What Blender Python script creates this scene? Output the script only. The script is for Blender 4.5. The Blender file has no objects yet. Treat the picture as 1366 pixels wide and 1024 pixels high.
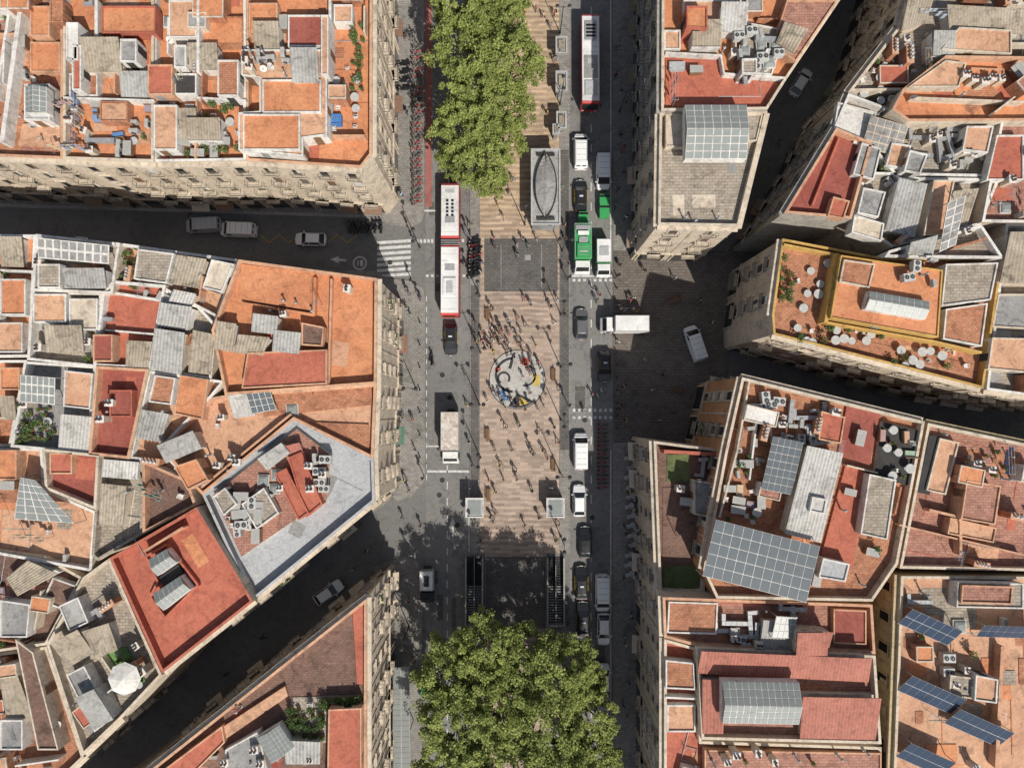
import bpy, math, random
from mathutils import Vector, noise
R=random.Random(11)
sc=bpy.context.scene
H=95.0; F=912.0; T=math.radians(2.2)
def P(px,py,z=0.0):
    dx=(px-683)/F; dy=-(py-512)/F
    wy=dy*math.cos(T)+math.sin(T); wz=dy*math.sin(T)-math.cos(T)
    k=(z-H)/wz
    return (dx*k,wy*k)
# ---------------------------------------------------------------- materials
M={}
def newmat(name):
    m=bpy.data.materials.new(name); m.use_nodes=True
    nt=m.node_tree; b=nt.nodes['Principled BSDF']
    return m,nt,b
def mixc(nt,a,b,f,mode='MIX'):
    n=nt.nodes.new('ShaderNodeMix'); n.data_type='RGBA'; n.blend_type=mode
    for i,v in ((0,f),(6,a),(7,b)):
        if hasattr(v,'is_linked'): nt.links.new(v,n.inputs[i])
        elif i==0: n.inputs[0].default_value=v
        else: n.inputs[i].default_value=(v[0],v[1],v[2],1)
    return n.outputs[2]
def ramp(nt,src,stops):
    n=nt.nodes.new('ShaderNodeValToRGB'); e=n.color_ramp.elements
    while len(e)<len(stops): e.new(0.5)
    for k,(p,c) in enumerate(stops):
        e[k].position=p
        e[k].color=(c,c,c,1) if not isinstance(c,tuple) else (c[0],c[1],c[2],1)
    nt.links.new(src,n.inputs[0]); return n.outputs[0]
def noi(nt,co,s,d=6,dist=0):
    n=nt.nodes.new('ShaderNodeTexNoise'); n.inputs['Scale'].default_value=s; n.inputs['Detail'].default_value=d
    n.inputs['Distortion'].default_value=dist; n.inputs['Roughness'].default_value=.62
    nt.links.new(co,n.inputs['Vector']); return n.outputs[0]
def mat(name,c1,c2=None,rough=.85,ns=.22,fine=.3,stain=.45,pat=None,ps=1.0,metal=0,bump=.25,objcol=False,rnd=None,spec=.3):
    m,nt,b=newmat(name)
    tc=nt.nodes.new('ShaderNodeTexCoord'); co=tc.outputs['Object']
    if c2 is None: c2=tuple(v*.78 for v in c1)
    if objcol:
        oi=nt.nodes.new('ShaderNodeObjectInfo'); col=oi.outputs['Color']
    elif rnd:
        oi=nt.nodes.new('ShaderNodeObjectInfo'); col=ramp(nt,oi.outputs['Random'],rnd)
    else:
        col=mixc(nt,c1,c2,ramp(nt,noi(nt,co,ns,5,.6),[(.36,0.0),(.64,1.0)]))
    n2=noi(nt,co,3.5,8)
    if fine>0: col=mixc(nt,col,ramp(nt,n2,[(.3,1-fine),(.7,1.0)]),1.0,'MULTIPLY')
    if stain>0:
        n3=noi(nt,co,.75,9,1.3)
        col=mixc(nt,col,ramp(nt,n3,[(.5,1.0),(.7,1-stain)]),1.0,'MULTIPLY')
    hsrc=n2
    if pat=='tile':
        t=nt.nodes.new('ShaderNodeTexBrick'); t.inputs['Scale'].default_value=1
        t.inputs['Brick Width'].default_value=ps; t.inputs['Row Height'].default_value=ps*.5
        t.inputs['Mortar Size'].default_value=ps*.05; t.inputs['Color1'].default_value=(1,1,1,1); t.inputs['Color2'].default_value=(.78,.76,.74,1)
        t.inputs['Mortar'].default_value=(.6,.57,.55,1); nt.links.new(co,t.inputs['Vector'])
        col=mixc(nt,col,t.outputs[0],1.0,'MULTIPLY')
    nt.links.new(col,b.inputs['Base Color'])
    b.inputs['Roughness'].default_value=rough; b.inputs['Metallic'].default_value=metal
    b.inputs['Specular IOR Level'].default_value=spec
    if bump>0:
        bp=nt.nodes.new('ShaderNodeBump'); bp.inputs['Strength'].default_value=bump; bp.inputs['Distance'].default_value=.05
        nt.links.new(hsrc,bp.inputs['Height']); nt.links.new(bp.outputs[0],b.inputs['Normal'])
    M[name]=m; return m
mat('terra',(.60,.285,.165),(.46,.205,.12),pat='tile',ps=.5)
mat('orange',(.68,.295,.145),(.56,.225,.11),stain=.35)
mat('peach',(.68,.40,.25),(.54,.295,.185))
mat('red',(.37,.115,.085),(.29,.08,.06),stain=.3)
mat('redl',(.52,.165,.105),(.42,.125,.08),stain=.35)
mat('pink',(.52,.27,.20),(.41,.205,.155),pat='tile',ps=.6)
mat('brown',(.28,.17,.13),(.20,.12,.095),pat='tile',ps=.5)
mat('white',(.78,.75,.70),(.62,.58,.53),stain=.45)
mat('acw',(.56,.55,.52),(.46,.45,.42),stain=.4)
mat('cream',(.68,.58,.46),(.57,.47,.36),stain=.45)
mat('grey',(.36,.345,.33),(.27,.26,.25),stain=.5)
mat('greyl',(.48,.485,.49),(.40,.40,.405),stain=.25,ns=.1)
mat('conc',(.50,.43,.35),(.39,.335,.27),stain=.4,pat='tile',ps=.7)
mat('dark',(.06,.055,.052),(.035,.035,.035),stain=.2)
mat('yellow',(.62,.39,.12),(.50,.30,.09),stain=.4)
mat('ochrel',(.60,.47,.28),(.5,.38,.22),stain=.4)
mat('stone',(.66,.56,.44),(.54,.45,.35),stain=.45,ns=.5)
mat('stone_grey',(.44,.40,.35),(.34,.31,.27),stain=.45,ns=.5)
mat('ochre',(.56,.29,.15),(.46,.23,.11),stain=.4,ns=.5)
mat('corrm',(.45,.44,.41),(.34,.325,.30),rough=.6,stain=.5)
mat('corrw',(.60,.58,.54),(.48,.45,.41),rough=.55,stain=.45)
mat('corrr',(.46,.175,.125),(.37,.135,.095),rough=.7,stain=.4)
mat('corrb',(.45,.38,.29),(.33,.27,.20),rough=.7,stain=.6)
mat('metal',(.45,.45,.45),(.38,.38,.38),rough=.5,metal=.3,stain=.1)
mat('iron',(.05,.05,.05),rough=.5,stain=0)
mat('grass',(.14,.18,.07),(.10,.13,.05),stain=.4)
mat('brightgrass',(.16,.30,.10),(.12,.24,.07),stain=.3)
mat('blue',(.08,.22,.5),stain=.1); mat('wood',(.26,.15,.08),(.18,.1,.06))
mat('terracotta_pot',(.4,.16,.08),stain=.1)
mat('awning',(.5,.42,.3),rnd=[(0,(.6,.5,.36)),(.4,(.55,.5,.44)),(.7,(.3,.12,.08)),(1,(.1,.2,.14))],stain=.1)
mat('cloth',(.6,.1,.1),rnd=[(0,(.7,.7,.68)),(.3,(.1,.25,.5)),(.6,(.55,.3,.2)),(.8,(.65,.6,.4)),(1,(.05,.3,.25))],stain=0)
def glass(name,c,rough=.12,spec=.6):
    m,nt,b=newmat(name); b.inputs['Roughness'].default_value=rough
    b.inputs['Specular IOR Level'].default_value=spec; M[name]=m
    tc=nt.nodes.new('ShaderNodeTexCoord')
    col=mixc(nt,c,tuple(v*.65 for v in c),noi(nt,tc.outputs['Object'],1.3,6)); nt.links.new(col,b.inputs['Base Color'])
glass('glass',(.025,.028,.03)); glass('skyglass',(.27,.29,.275),.4,.4); glass('pv',(.04,.06,.10),.25,.2); glass('pvl',(.13,.15,.165),.35,.2)
mat('paint',(.5,.5,.5),objcol=True,rough=.3,fine=.06,stain=.12,bump=0,spec=.5)
mat('vwhite',(.78,.77,.75),rough=.4,fine=.1,stain=.25,bump=0,spec=.4)
mat('vdirty',(.70,.66,.60),(.48,.38,.31),rough=.6,ns=1.2,fine=.3,stain=.5,bump=0)
mat('vred',(.5,.045,.04),rough=.4,fine=.08,stain=.1,bump=0)
mat('vyellow',(.72,.42,.02),rough=.35,fine=.05,stain=0,bump=0)
mat('vgreen',(.05,.36,.11),rough=.45,fine=.15,stain=.2,bump=0)
mat('black',(.02,.02,.022),rough=.4,fine=.1,stain=0,bump=0)
mat('tyre',(.025,.025,.025),rough=.9,stain=0,bump=0)
mat('lamp_w',(.8,.8,.78),rough=.2,stain=0,bump=0); mat('lamp_r',(.45,.01,.01),rough=.2,stain=0,bump=0)
mat('shirt',(.5,.5,.5),objcol=True,rough=.9,fine=.1,stain=0,bump=0)
mat('pants',(.1,.1,.1),rnd=[(0,(.02,.022,.03)),(.4,(.05,.07,.13)),(.7,(.03,.03,.03)),(.85,(.3,.26,.2)),(1,(.5,.5,.5))],rough=.9,fine=.1,stain=0,bump=0)
mat('skin',(.45,.26,.17),rough=.6,fine=.05,stain=0,bump=0)
mat('hair',(.03,.02,.015),rnd=[(0,(.012,.01,.008)),(.6,(.04,.022,.012)),(.85,(.15,.09,.04)),(1,(.35,.25,.12))],rough=.7,fine=.1,stain=0,bump=0)
# ground
mat('asphalt',(.195,.188,.178),(.15,.145,.138),ns=.08,fine=.25,stain=.3,bump=.1)
mat('asphalt_lane',(.235,.226,.213),(.178,.17,.162),ns=.06,fine=.25,stain=.35,bump=.1)
mat('sidewalk',(.34,.32,.295),(.27,.255,.235),ns=.08,fine=.2,stain=.35,pat='tile',ps=.6,bump=.1)
mat('plaza',(.21,.18,.155),(.155,.135,.12),ns=.1,fine=.2,stain=.3,pat='tile',ps=.8,bump=.1)
mat('kerb',(.42,.40,.37),stain=.2)
mat('mark',(.72,.72,.69),(.58,.57,.55),fine=.4,stain=.35,ns=1.2,bump=0)
mat('marky',(.5,.33,.08),(.4,.27,.08),fine=.4,stain=.5,bump=0)
mat('bikelane',(.40,.15,.13),(.32,.13,.11),stain=.3,bump=0)
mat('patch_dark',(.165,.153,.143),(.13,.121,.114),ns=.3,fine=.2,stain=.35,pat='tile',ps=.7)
mat('mz_w',(.62,.60,.56),(.55,.53,.5),fine=.3,stain=.3,pat='tile',ps=.3); mat('mz_k',(.05,.05,.055),fine=.2,stain=0)
mat('mz_b',(.10,.2,.38),stain=0); mat('mz_r',(.48,.09,.06),stain=0); mat('mz_y',(.62,.46,.12),stain=0)
def mat_prom():
    m,nt,b=newmat('promenade_tiles'); tc=nt.nodes.new('ShaderNodeTexCoord'); co=tc.outputs['Object']
    w=nt.nodes.new('ShaderNodeTexWave'); w.bands_direction='Y'; w.inputs['Scale'].default_value=.42; w.inputs['Distortion'].default_value=3.0
    w.inputs['Detail'].default_value=1; w.inputs['Detail Scale'].default_value=.5
    mp=nt.nodes.new('ShaderNodeMapping'); mp.inputs['Scale'].default_value=(1.6,1,1); nt.links.new(co,mp.inputs['Vector']); nt.links.new(mp.outputs[0],w.inputs['Vector'])
    sep=nt.nodes.new('ShaderNodeSeparateXYZ'); nt.links.new(co,sep.inputs[0])
    ab=nt.nodes.new('ShaderNodeMath'); ab.operation='ABSOLUTE'; nt.links.new(sep.outputs[1],ab.inputs[0])
    mr0=nt.nodes.new('ShaderNodeMapRange'); mr0.inputs[1].default_value=9; mr0.inputs[2].default_value=14; mr0.inputs[3].default_value=.3; mr0.inputs[4].default_value=1; nt.links.new(ab.outputs[0],mr0.inputs[0])
    mm=nt.nodes.new('ShaderNodeMath'); mm.operation='MULTIPLY'; nt.links.new(ramp(nt,w.outputs[1],[(.40,0.0),(.60,1.0)]),mm.inputs[0]); nt.links.new(mr0.outputs[0],mm.inputs[1])
    base=mixc(nt,(.445,.35,.285),(.34,.262,.215),mm.outputs[0])
    t=nt.nodes.new('ShaderNodeTexBrick'); t.inputs['Scale'].default_value=1; t.inputs['Brick Width'].default_value=1.1; t.inputs['Row Height'].default_value=.4
    t.inputs['Mortar Size'].default_value=.012; t.inputs['Color1'].default_value=(1.12,1.09,1.05,1); t.inputs['Color2'].default_value=(.68,.65,.63,1); t.inputs['Mortar'].default_value=(.75,.72,.7,1)
    t.inputs['Bias'].default_value=-.15
    nt.links.new(co,t.inputs['Vector']); col=mixc(nt,base,t.outputs[0],1,'MULTIPLY')
    mr=nt.nodes.new('ShaderNodeMapRange'); mr.inputs[1].default_value=18; mr.inputs[2].default_value=30; nt.links.new(sep.outputs[1],mr.inputs[0])
    col=mixc(nt,col,mixc(nt,col,(1.25,1.2,1.02),1,'MULTIPLY'),mr.outputs[0])
    col=mixc(nt,col,ramp(nt,noi(nt,co,.25,7,.8),[(.35,.80),(.62,1.0)]),1,'MULTIPLY')
    col=mixc(nt,col,ramp(nt,noi(nt,co,5,6),[(.3,.82),(.7,1.0)]),1,'MULTIPLY')
    nt.links.new(col,b.inputs['Base Color']); b.inputs['Roughness'].default_value=.8; M['prom']=m
mat_prom()
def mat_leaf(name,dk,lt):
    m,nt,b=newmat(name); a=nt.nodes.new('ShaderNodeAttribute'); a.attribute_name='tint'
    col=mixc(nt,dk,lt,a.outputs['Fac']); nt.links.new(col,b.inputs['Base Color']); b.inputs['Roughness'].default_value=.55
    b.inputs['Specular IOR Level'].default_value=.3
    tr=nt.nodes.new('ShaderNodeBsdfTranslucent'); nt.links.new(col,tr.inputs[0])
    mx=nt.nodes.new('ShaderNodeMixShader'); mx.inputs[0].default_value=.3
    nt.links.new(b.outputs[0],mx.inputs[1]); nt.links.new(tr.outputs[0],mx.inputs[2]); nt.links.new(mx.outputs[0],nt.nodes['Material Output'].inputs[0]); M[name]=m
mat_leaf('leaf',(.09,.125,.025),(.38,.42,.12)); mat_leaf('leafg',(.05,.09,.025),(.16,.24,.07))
mat('bark',(.25,.2,.15),(.36,.32,.25),ns=2)
# ---------------------------------------------------------------- mesh builder
def area(p): return .5*sum(p[i][0]*p[(i+1)%len(p)][1]-p[(i+1)%len(p)][0]*p[i][1] for i in range(len(p)))
def inset(p,d):
    n=len(p); o=[]
    for i in range(n):
        a=Vector(p[i-1]);b=Vector(p[i]);c=Vector(p[(i+1)%n])
        u=(b-a).normalized(); v=(c-b).normalized()
        n1=Vector((-u.y,u.x)); n2=Vector((-v.y,v.x)); s=n1+n2
        k=s.dot(n1)
        if abs(k)<.25: k=.25
        o.append(tuple(b+s*(d/k)))
    return o
class MB:
    def __init__(s): s.v=[];s.f=[];s.m=[];s.mats=[];s.t=[]
    def mi(s,k):
        if k not in s.mats: s.mats.append(k)
        return s.mats.index(k)
    def face(s,vs,k,t=0.0):
        n=len(s.v); s.v+=[tuple(v) for v in vs]; s.f.append(tuple(range(n,n+len(vs)))); s.m.append(s.mi(k)); s.t.append(t)
    def prism(s,p,z0,z1,side,top=None,bot=False):
        if area(p)<0: p=p[::-1]
        n=len(s.v); k=len(p)
        s.v+=[(x,y,z0) for x,y in p]+[(x,y,z1) for x,y in p]
        for i in range(k):
            j=(i+1)%k; s.f.append((n+i,n+j,n+k+j,n+k+i)); s.m.append(s.mi(side)); s.t.append(0)
        if top!=0:
            s.f.append(tuple(n+k+i for i in range(k))); s.m.append(s.mi(top or side)); s.t.append(0)
        if bot: s.f.append(tuple(n+i for i in reversed(range(k)))); s.m.append(s.mi(side)); s.t.append(0)
    def ring(s,p,d,z0,z1,out,inn=None):
        if area(p)<0: p=p[::-1]
        q=inset(p,d); k=len(p)
        for i in range(k):
            j=(i+1)%k
            s.face([(*p[i],z0),(*p[j],z0),(*p[j],z1),(*p[i],z1)],out)
            s.face([(*p[i],z1),(*p[j],z1),(*q[j],z1),(*q[i],z1)],inn or out)
            s.face([(*q[j],z0),(*q[i],z0),(*q[i],z1),(*q[j],z1)],inn or out)
        return q
    def box(s,cx,cy,z0,sx,sy,sz,k,ang=0,top=None):
        c,n=math.cos(ang),math.sin(ang)
        p=[(cx+x*c-y*n,cy+x*n+y*c) for x,y in((-sx/2,-sy/2),(sx/2,-sy/2),(sx/2,sy/2),(-sx/2,sy/2))]
        s.prism(p,z0,z0+sz,k,top,True)
    def ob(s,o,u,n,u0,u1,d0,d1,z0,z1,k):
        p=[(o[0]+u[0]*a+n[0]*b,o[1]+u[1]*a+n[1]*b) for a,b in((u0,d0),(u1,d0),(u1,d1),(u0,d1))]
        s.prism(p,z0,z1,k,None,True)
    def tube(s,a,b,r,k,n=6,r2=None):
        a=Vector(a);b=Vector(b);d=(b-a).normalized(); x=d.orthogonal().normalized(); y=d.cross(x); r2=r if r2 is None else r2
        A=[a+(x*math.cos(2*math.pi*i/n)+y*math.sin(2*math.pi*i/n))*r for i in range(n)]
        B=[b+(x*math.cos(2*math.pi*i/n)+y*math.sin(2*math.pi*i/n))*r2 for i in range(n)]
        for i in range(n):
            j=(i+1)%n; s.face([A[i],A[j],B[j],B[i]],k)
        s.face(A[::-1],k); s.face(B,k)
    def grid(s,q,nx,ny,ins,cell,frame,lift=.03,th=.08):
        q=[Vector(v) for v in q]
        def bl(u,v): return (q[0]*(1-u)+q[1]*u)*(1-v)+(q[3]*(1-u)+q[2]*u)*v
        up=Vector((0,0,1))
        s.face(q,frame); lo=[v-up*th for v in q]; s.face(lo[::-1],frame)
        for i in range(4):
            j=(i+1)%4; s.face([lo[i],lo[j],q[j],q[i]],frame)
        for i in range(nx):
            for j in range(ny):
                a=(i+ins)/nx;b=(i+1-ins)/nx;c=(j+ins)/ny;d=(j+1-ins)/ny
                s.face([bl(a,c)+up*lift,bl(b,c)+up*lift,bl(b,d)+up*lift,bl(a,d)+up*lift],cell)
    def corr(s,q,n,k,amp=.05):
        q=[Vector(v) for v in q]; up=Vector((0,0,1))
        def bl(u,v): return (q[0]*(1-u)+q[1]*u)*(1-v)+(q[3]*(1-u)+q[2]*u)*v
        prev=None
        for i in range(2*n+1):
            u=i/(2*n); z=up*(amp if i%2 else 0)
            cur=(bl(u,0)+z,bl(u,1)+z)
            if prev: s.face([prev[0],cur[0],cur[1],prev[1]],k)
            prev=cur
        for i in range(4):
            j=(i+1)%4; s.face([q[i]-up*.12,q[j]-up*.12,q[j],q[i]],k)
    def mesh(s,name,smooth=False):
        me=bpy.data.meshes.new(name); me.from_pydata(s.v,[],s.f)
        for k in s.mats: me.materials.append(M[k])
        me.polygons.foreach_set('material_index',s.m)
        a=me.attributes.new('tint','FLOAT','FACE'); a.data.foreach_set('value',s.t)
        if smooth: me.polygons.foreach_set('use_smooth',[True]*len(s.f))
        me.update(); return me
    def obj(s,name,parent=None,smooth=False):
        if not s.f: return None
        o=bpy.data.objects.new(name,s.mesh(name,smooth)); sc.collection.objects.link(o)
        if parent: o.parent=parent
        return o
def bake(me,bevel=0):
    o=bpy.data.objects.new('tmp',me); sc.collection.objects.link(o)
    if bevel:
        w=o.modifiers.new('w','WELD'); w.merge_threshold=.0005
        m=o.modifiers.new('b','BEVEL'); m.width=bevel; m.segments=2; m.limit_method='ANGLE'; m.angle_limit=.6
    dg=bpy.context.evaluated_depsgraph_get(); r=bpy.data.meshes.new_from_object(o.evaluated_get(dg))
    bpy.data.objects.remove(o); return r
def empty(name,loc=(0,0,0)):
    e=bpy.data.objects.new(name,None); e.location=loc; e.empty_display_size=.5; sc.collection.objects.link(e); return e
def put(name,me,px,py,zref,zbase,ang=0,scale=1,color=None):
    x,y=P(px,py,zref); o=bpy.data.objects.new(name,me); o.location=(x,y,zbase); o.rotation_euler=(0,0,ang)
    o.scale=(scale,)*3 if not isinstance(scale,tuple) else scale
    if color: o.color=(*color,1)
    sc.collection.objects.link(o); return o
# ---------------------------------------------------------------- facade
def facade(parts,a,b,n,z0,z1,trim,seed,bal=True,bay=3.3):
    rr=random.Random(seed); a=Vector(a);b=Vector(b);L=(b-a).length
    if L<3: return
    u=(b-a)/L; W,B=parts['windows'],parts['balconies']; TR=parts['trim']
    nb=max(1,int(L/bay)); st=L/nb; gf=4.4; nf=max(1,round((z1-z0-gf-1)/3.3)); fh=(z1-z0-gf-.8)/nf
    TR.ob(a,u,n,0,L,.003,.45,z1-.75,z1-.45,trim); TR.ob(a,u,n,0,L,.003,.25,z1-1.1,z1-.753,trim)
    TR.ob(a,u,n,0,L,.003,.22,gf-.25,gf,trim)
    patt=rr.choice([(1,1,1),(1,1,0),(1,0,1),(1,0)])
    for i in range(nb):
        c=(i+.5)*st; hasb=bal and patt[i%len(patt)]
        W.ob(a,u,n,c-st*.36,c+st*.36,.003,.05,.25,3.3,'glass'); TR.ob(a,u,n,c-st*.42,c-st*.37,.003,.16,0,3.6,trim); TR.ob(a,u,n,c+st*.37,c+st*.42,.003,.16,0,3.6,trim)
        if rr.random()<.35:
            o=a+u*c; q=[(*(o-u*1.2+n*.05),3.4),(*(o+u*1.2+n*.05),3.4),(*(o+u*1.2+n*1.1),2.9),(*(o-u*1.2+n*1.1),2.9)]
            parts['awnings'].grid(q,4,1,.06,'awning','awning')
        for f in range(nf):
            z=gf+f*fh; ww=.5
            W.ob(a,u,n,c-ww,c+ww,.003,.03,z+.15,z+2.25,'glass')
            TR.ob(a,u,n,c-ww-.16,c-ww,.003,.10,z+.05,z+2.25,trim); TR.ob(a,u,n,c+ww,c+ww+.16,.003,.10,z+.05,z+2.25,trim)
            TR.ob(a,u,n,c-ww-.22,c+ww+.22,.003,.18,z+2.253,z+2.45,trim)
            if rr.random()<.5: W.ob(a,u,n,c-ww+.03,c+(ww-.05 if rr.random()<.5 else -.02),.032,.06,z+.9*rr.random()+.2,z+2.23,rr.choice(['wood','cream','white']))
            if hasb:
                d=.75 if f<nf-1 else .4; hw=.9
                B.ob(a,u,n,c-hw,c+hw,.003,d,z-.14,z,trim)
                for zz in (z+.08,z+.98): 
                    B.ob(a,u,n,c-hw+.02,c+hw-.02,d-.05,d-.02,zz,zz+.035,'iron')
                    B.ob(a,u,n,c-hw+.02,c-hw+.05,.02,d-.05,zz,zz+.035,'iron'); B.ob(a,u,n,c+hw-.05,c+hw-.02,.02,d-.05,zz,zz+.035,'iron')
                for k in range(8):
                    x=c-hw+.03+(2*hw-.06)/7*k; B.ob(a,u,n,x-.008,x+.008,d-.045,d-.03,z,z+1.0,'iron')
                if rr.random()<.07:
                    for k in range(14):
                        o=a+u*(c+rr.uniform(-.7,.7))+n*(d-.2+rr.uniform(-.15,.1)); s=.13
                        B.face([(o.x-s,o.y,z+.9),(o.x,o.y-s,z+.8+rr.random()*.4),(o.x+s,o.y,z+1),(o.x,o.y+s,z+.7+rr.random()*.4)],'leafg',rr.random())
            else:
                TR.ob(a,u,n,c-ww-.2,c+ww+.2,.003,.2,z-.1,z+.05,trim)
        if i: TR.ob(a,u,n,i*st-.09,i*st+.09,.003,.07,gf+.003,z1-1.103,trim)
# ---------------------------------------------------------------- library of roof things
LIB={}
def lib(name,fn,bev=0):
    mb=MB(); fn(mb); me=mb.mesh(name); LIB[name]=bake(me,bev) if bev else me
def _ac(m):
    m.box(0,0,.12,.95,.4,.75,'acw'); m.box(-.35,0,0,.06,.4,.12,'metal'); m.box(.35,0,0,.06,.4,.12,'metal')
    m.tube((-.12,-.2,.5),(-.12,-.225,.5),.27,'dark',14); m.tube((-.12,-.225,.5),(-.12,-.24,.5),.06,'metal',8); m.box(.33,-.21,.3,.2,.02,.4,'grey')
    for i in range(5): m.box(0,.0-.16+.08*i,.872,.85,.02,.012,'grey')
lib('air_conditioner',_ac)
def _acb(m):
    m.box(0,0,.15,1.3,.9,.9,'acw'); m.box(0,0,0,1.3,.1,.15,'metal')
    for x in(-.32,.32): m.tube((x,0,1.05),(x,0,1.10),.27,'metal',16); m.tube((x,0,1.05),(x,0,1.12),.23,'dark',16); m.tube((x,0,1.12),(x,0,1.14),.07,'metal',8)
    for i in range(6): m.box(-.5+.2*i,-.455,.3,.03,.01,.6,'grey')
lib('condenser_unit',_acb)
def _ch(m):
    m.box(0,0,0,.7,.6,1.5,'stone'); m.box(0,0,1.5,.85,.75,.12,'white')
    for x in(-.18,.18): m.tube((x,0,1.62),(x,0,1.95),.11,'terracotta_pot',10); m.tube((x,0,1.95),(x,0,2.0),.15,'dark',10)
lib('chimney',_ch)
def _chb(m):
    m.box(0,0,0,.6,1.8,1.7,'terra'); m.box(0,0,1.7,.75,1.95,.1,'peach')
    for y in(-.6,-.2,.2,.6): m.tube((0,y,1.8),(0,y,2.2),.1,'metal',8); m.tube((0,y,2.25),(0,y,2.33),.17,'metal',8,.03)
lib('chimney_stack',_chb)
def _vp(m):
    m.tube((0,0,0),(0,0,1.3),.09,'metal',8); m.tube((0,0,1.35),(0,0,1.5),.18,'metal',10,.04); m.tube((0,0,0),(0,0,.1),.2,'grey',8)
lib('vent_pipe',_vp)
def _an(m):
    m.tube((0,0,0),(0,0,3.2),.025,'metal',5); m.tube((-.9,0,3),(.9,0,3),.015,'metal',4)
    for i in range(9): m.tube((-.85+.2*i,-.35+.02*i,3.02),(-.85+.2*i,.35-.02*i,3.02),.01,'metal',4)
    m.tube((-.4,0,2.4),(.4,0,2.4),.015,'metal',4)
    for i in range(4): m.tube((-.35+.2*i,-.5,2.42),(-.35+.2*i,.5,2.42),.01,'metal',4)
lib('tv_antenna',_an)
def mkplant(r,h,n,seed):
    def f(m):
        q=random.Random(seed)
        m.tube((0,0,0),(0,0,.35),.17,'terracotta_pot',10,.24)
        m.tube((0,0,.3),(0,0,.3+h*.5),.03,'bark',5)
        for i in range(n):
            d=Vector((q.gauss(0,1),q.gauss(0,1),q.gauss(0,1))).normalized()*r*q.uniform(.3,1); c=d+Vector((0,0,.35+h*.5))
            t=Vector((q.gauss(0,1),q.gauss(0,1),q.gauss(0,.6))).normalized(); w=t.orthogonal().normalized(); s=q.uniform(.06,.14)
            m.face([c-t*s,c-w*s*.5,c+t*s,c+w*s*.5],'leafg',q.random())
    return f
lib('potted_plant',mkplant(.32,.7,80,1)); lib('potted_shrub',mkplant(.5,1.0,150,2))
def _tb(m):
    m.tube((0,0,.7),(0,0,.74),.5,'acw',18); m.tube((0,0,0),(0,0,.7),.04,'metal',6); m.tube((0,0,0),(0,0,.03),.25,'metal',12)
lib('patio_table',_tb)
def _cr(m):
    m.box(0,0,.43,.46,.46,.04,'white')
    for x in(-.2,.2):
        for y in(-.2,.2): m.box(x,y,0,.04,.04,.43,'white')
    m.box(0,.22,.47,.46,.04,.42,'white'); m.box(-.23,0,.62,.04,.44,.03,'white'); m.box(.23,0,.62,.04,.44,.03,'white')
lib('patio_chair',_cr)
def _ps(m):
    m.tube((0,0,0),(0,0,2.5),.03,'metal',6); m.tube((0,0,0),(0,0,.1),.3,'grey',10)
    for i in range(8):
        a=math.pi/4*i;b=a+math.pi/4; m.face([(0,0,2.6),(1.4*math.cos(a),1.4*math.sin(a),2.15),(1.4*math.cos(b),1.4*math.sin(b),2.15)],'white')
        m.tube((0,0,2.45),(1.35*math.cos(a),1.35*math.sin(a),2.13),.012,'wood',4)
lib('patio_parasol',_ps)
def _wt(m):
    m.tube((0,0,.2),(0,0,1.4),.55,'greyl',16); m.tube((0,0,1.4),(0,0,1.55),.55,'greyl',16,.2); m.box(0,0,0,1.1,1.1,.2,'conc'); m.tube((.5,0,.5),(.8,0,.0),.03,'metal',5)
lib('water_tank',_wt)
def _sd(m):
    m.tube((0,0,0),(0,0,1.1),.03,'metal',5)
    d=Vector((.0,-.75,.65)); x=Vector((1,0,0)); y=d.cross(x); c=Vector((0,0,1.2))
    rings=[[c+d*(.5*r*r)*.6+(x*math.cos(a*.5236)+y*math.sin(a*.5236))*r for a in range(12)] for r in(.02,.25,.45)]
    for k in range(2):
        for i in range(12):
            j=(i+1)%12; m.face([rings[k][i],rings[k][j],rings[k+1][j],rings[k+1][i]],'white')
    m.tube(c,c+d*.4,.015,'metal',4); m.box(*(c+d*.4)[:2],(c+d*.4).z,.08,.08,.08,'dark')
lib('satellite_dish',_sd)
def _dm(m):
    m.box(0,0,0,1.3,1.3,.3,'white')
    for (a,b,r,s) in((.3,.45,.6,.5),(.45,.55,.5,.25)):
        p=[(-r,-r),(r,-r),(r,r),(-r,r)]; q=[(-s,-s),(s,-s),(s,s),(-s,s)]
        for i in range(4):
            j=(i+1)%4; m.face([(*p[i],a),(*p[j],a),(*q[j],b),(*q[i],b)],'skyglass')
    m.face([(-.25,-.25,.55),(.25,-.25,.55),(.25,.25,.55),(-.25,.25,.55)],'skyglass')
lib('skylight_dome',_dm)
def _cl(m):
    m.tube((-1.6,0,0),(-1.6,0,1.9),.03,'metal',5); m.tube((1.6,0,0),(1.6,0,1.9),.03,'metal',5)
    q=random.Random(5)
    for y in(-.3,0,.3): m.tube((-1.6,y,1.85),(1.6,y,1.85),.008,'white',4)
    for i in range(6):
        x=-1.4+.5*i; y=q.choice((-.3,0,.3)); h=q.uniform(.5,.9); m.box(x,y,1.85-h,.38,.05,h,'cloth')
    m.box(-1.6,0,1.83,.04,.7,.04,'metal'); m.box(1.6,0,1.83,.04,.7,.04,'metal')
lib('clothes_line',_cl)
def _du(m):
    m.box(0,0,.3,.45,3,.45,'metal'); m.box(.6,1.3,.3,.8,.42,.42,'metal'); m.box(0,-1.2,0,.5,.08,.3,'dark'); m.box(0,1.2,0,.5,.08,.3,'dark')
    for i in range(5): m.box(0,-1.3+.6*i,.28,.5,.04,.49,'grey')
lib('ventilation_duct',_du)
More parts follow.
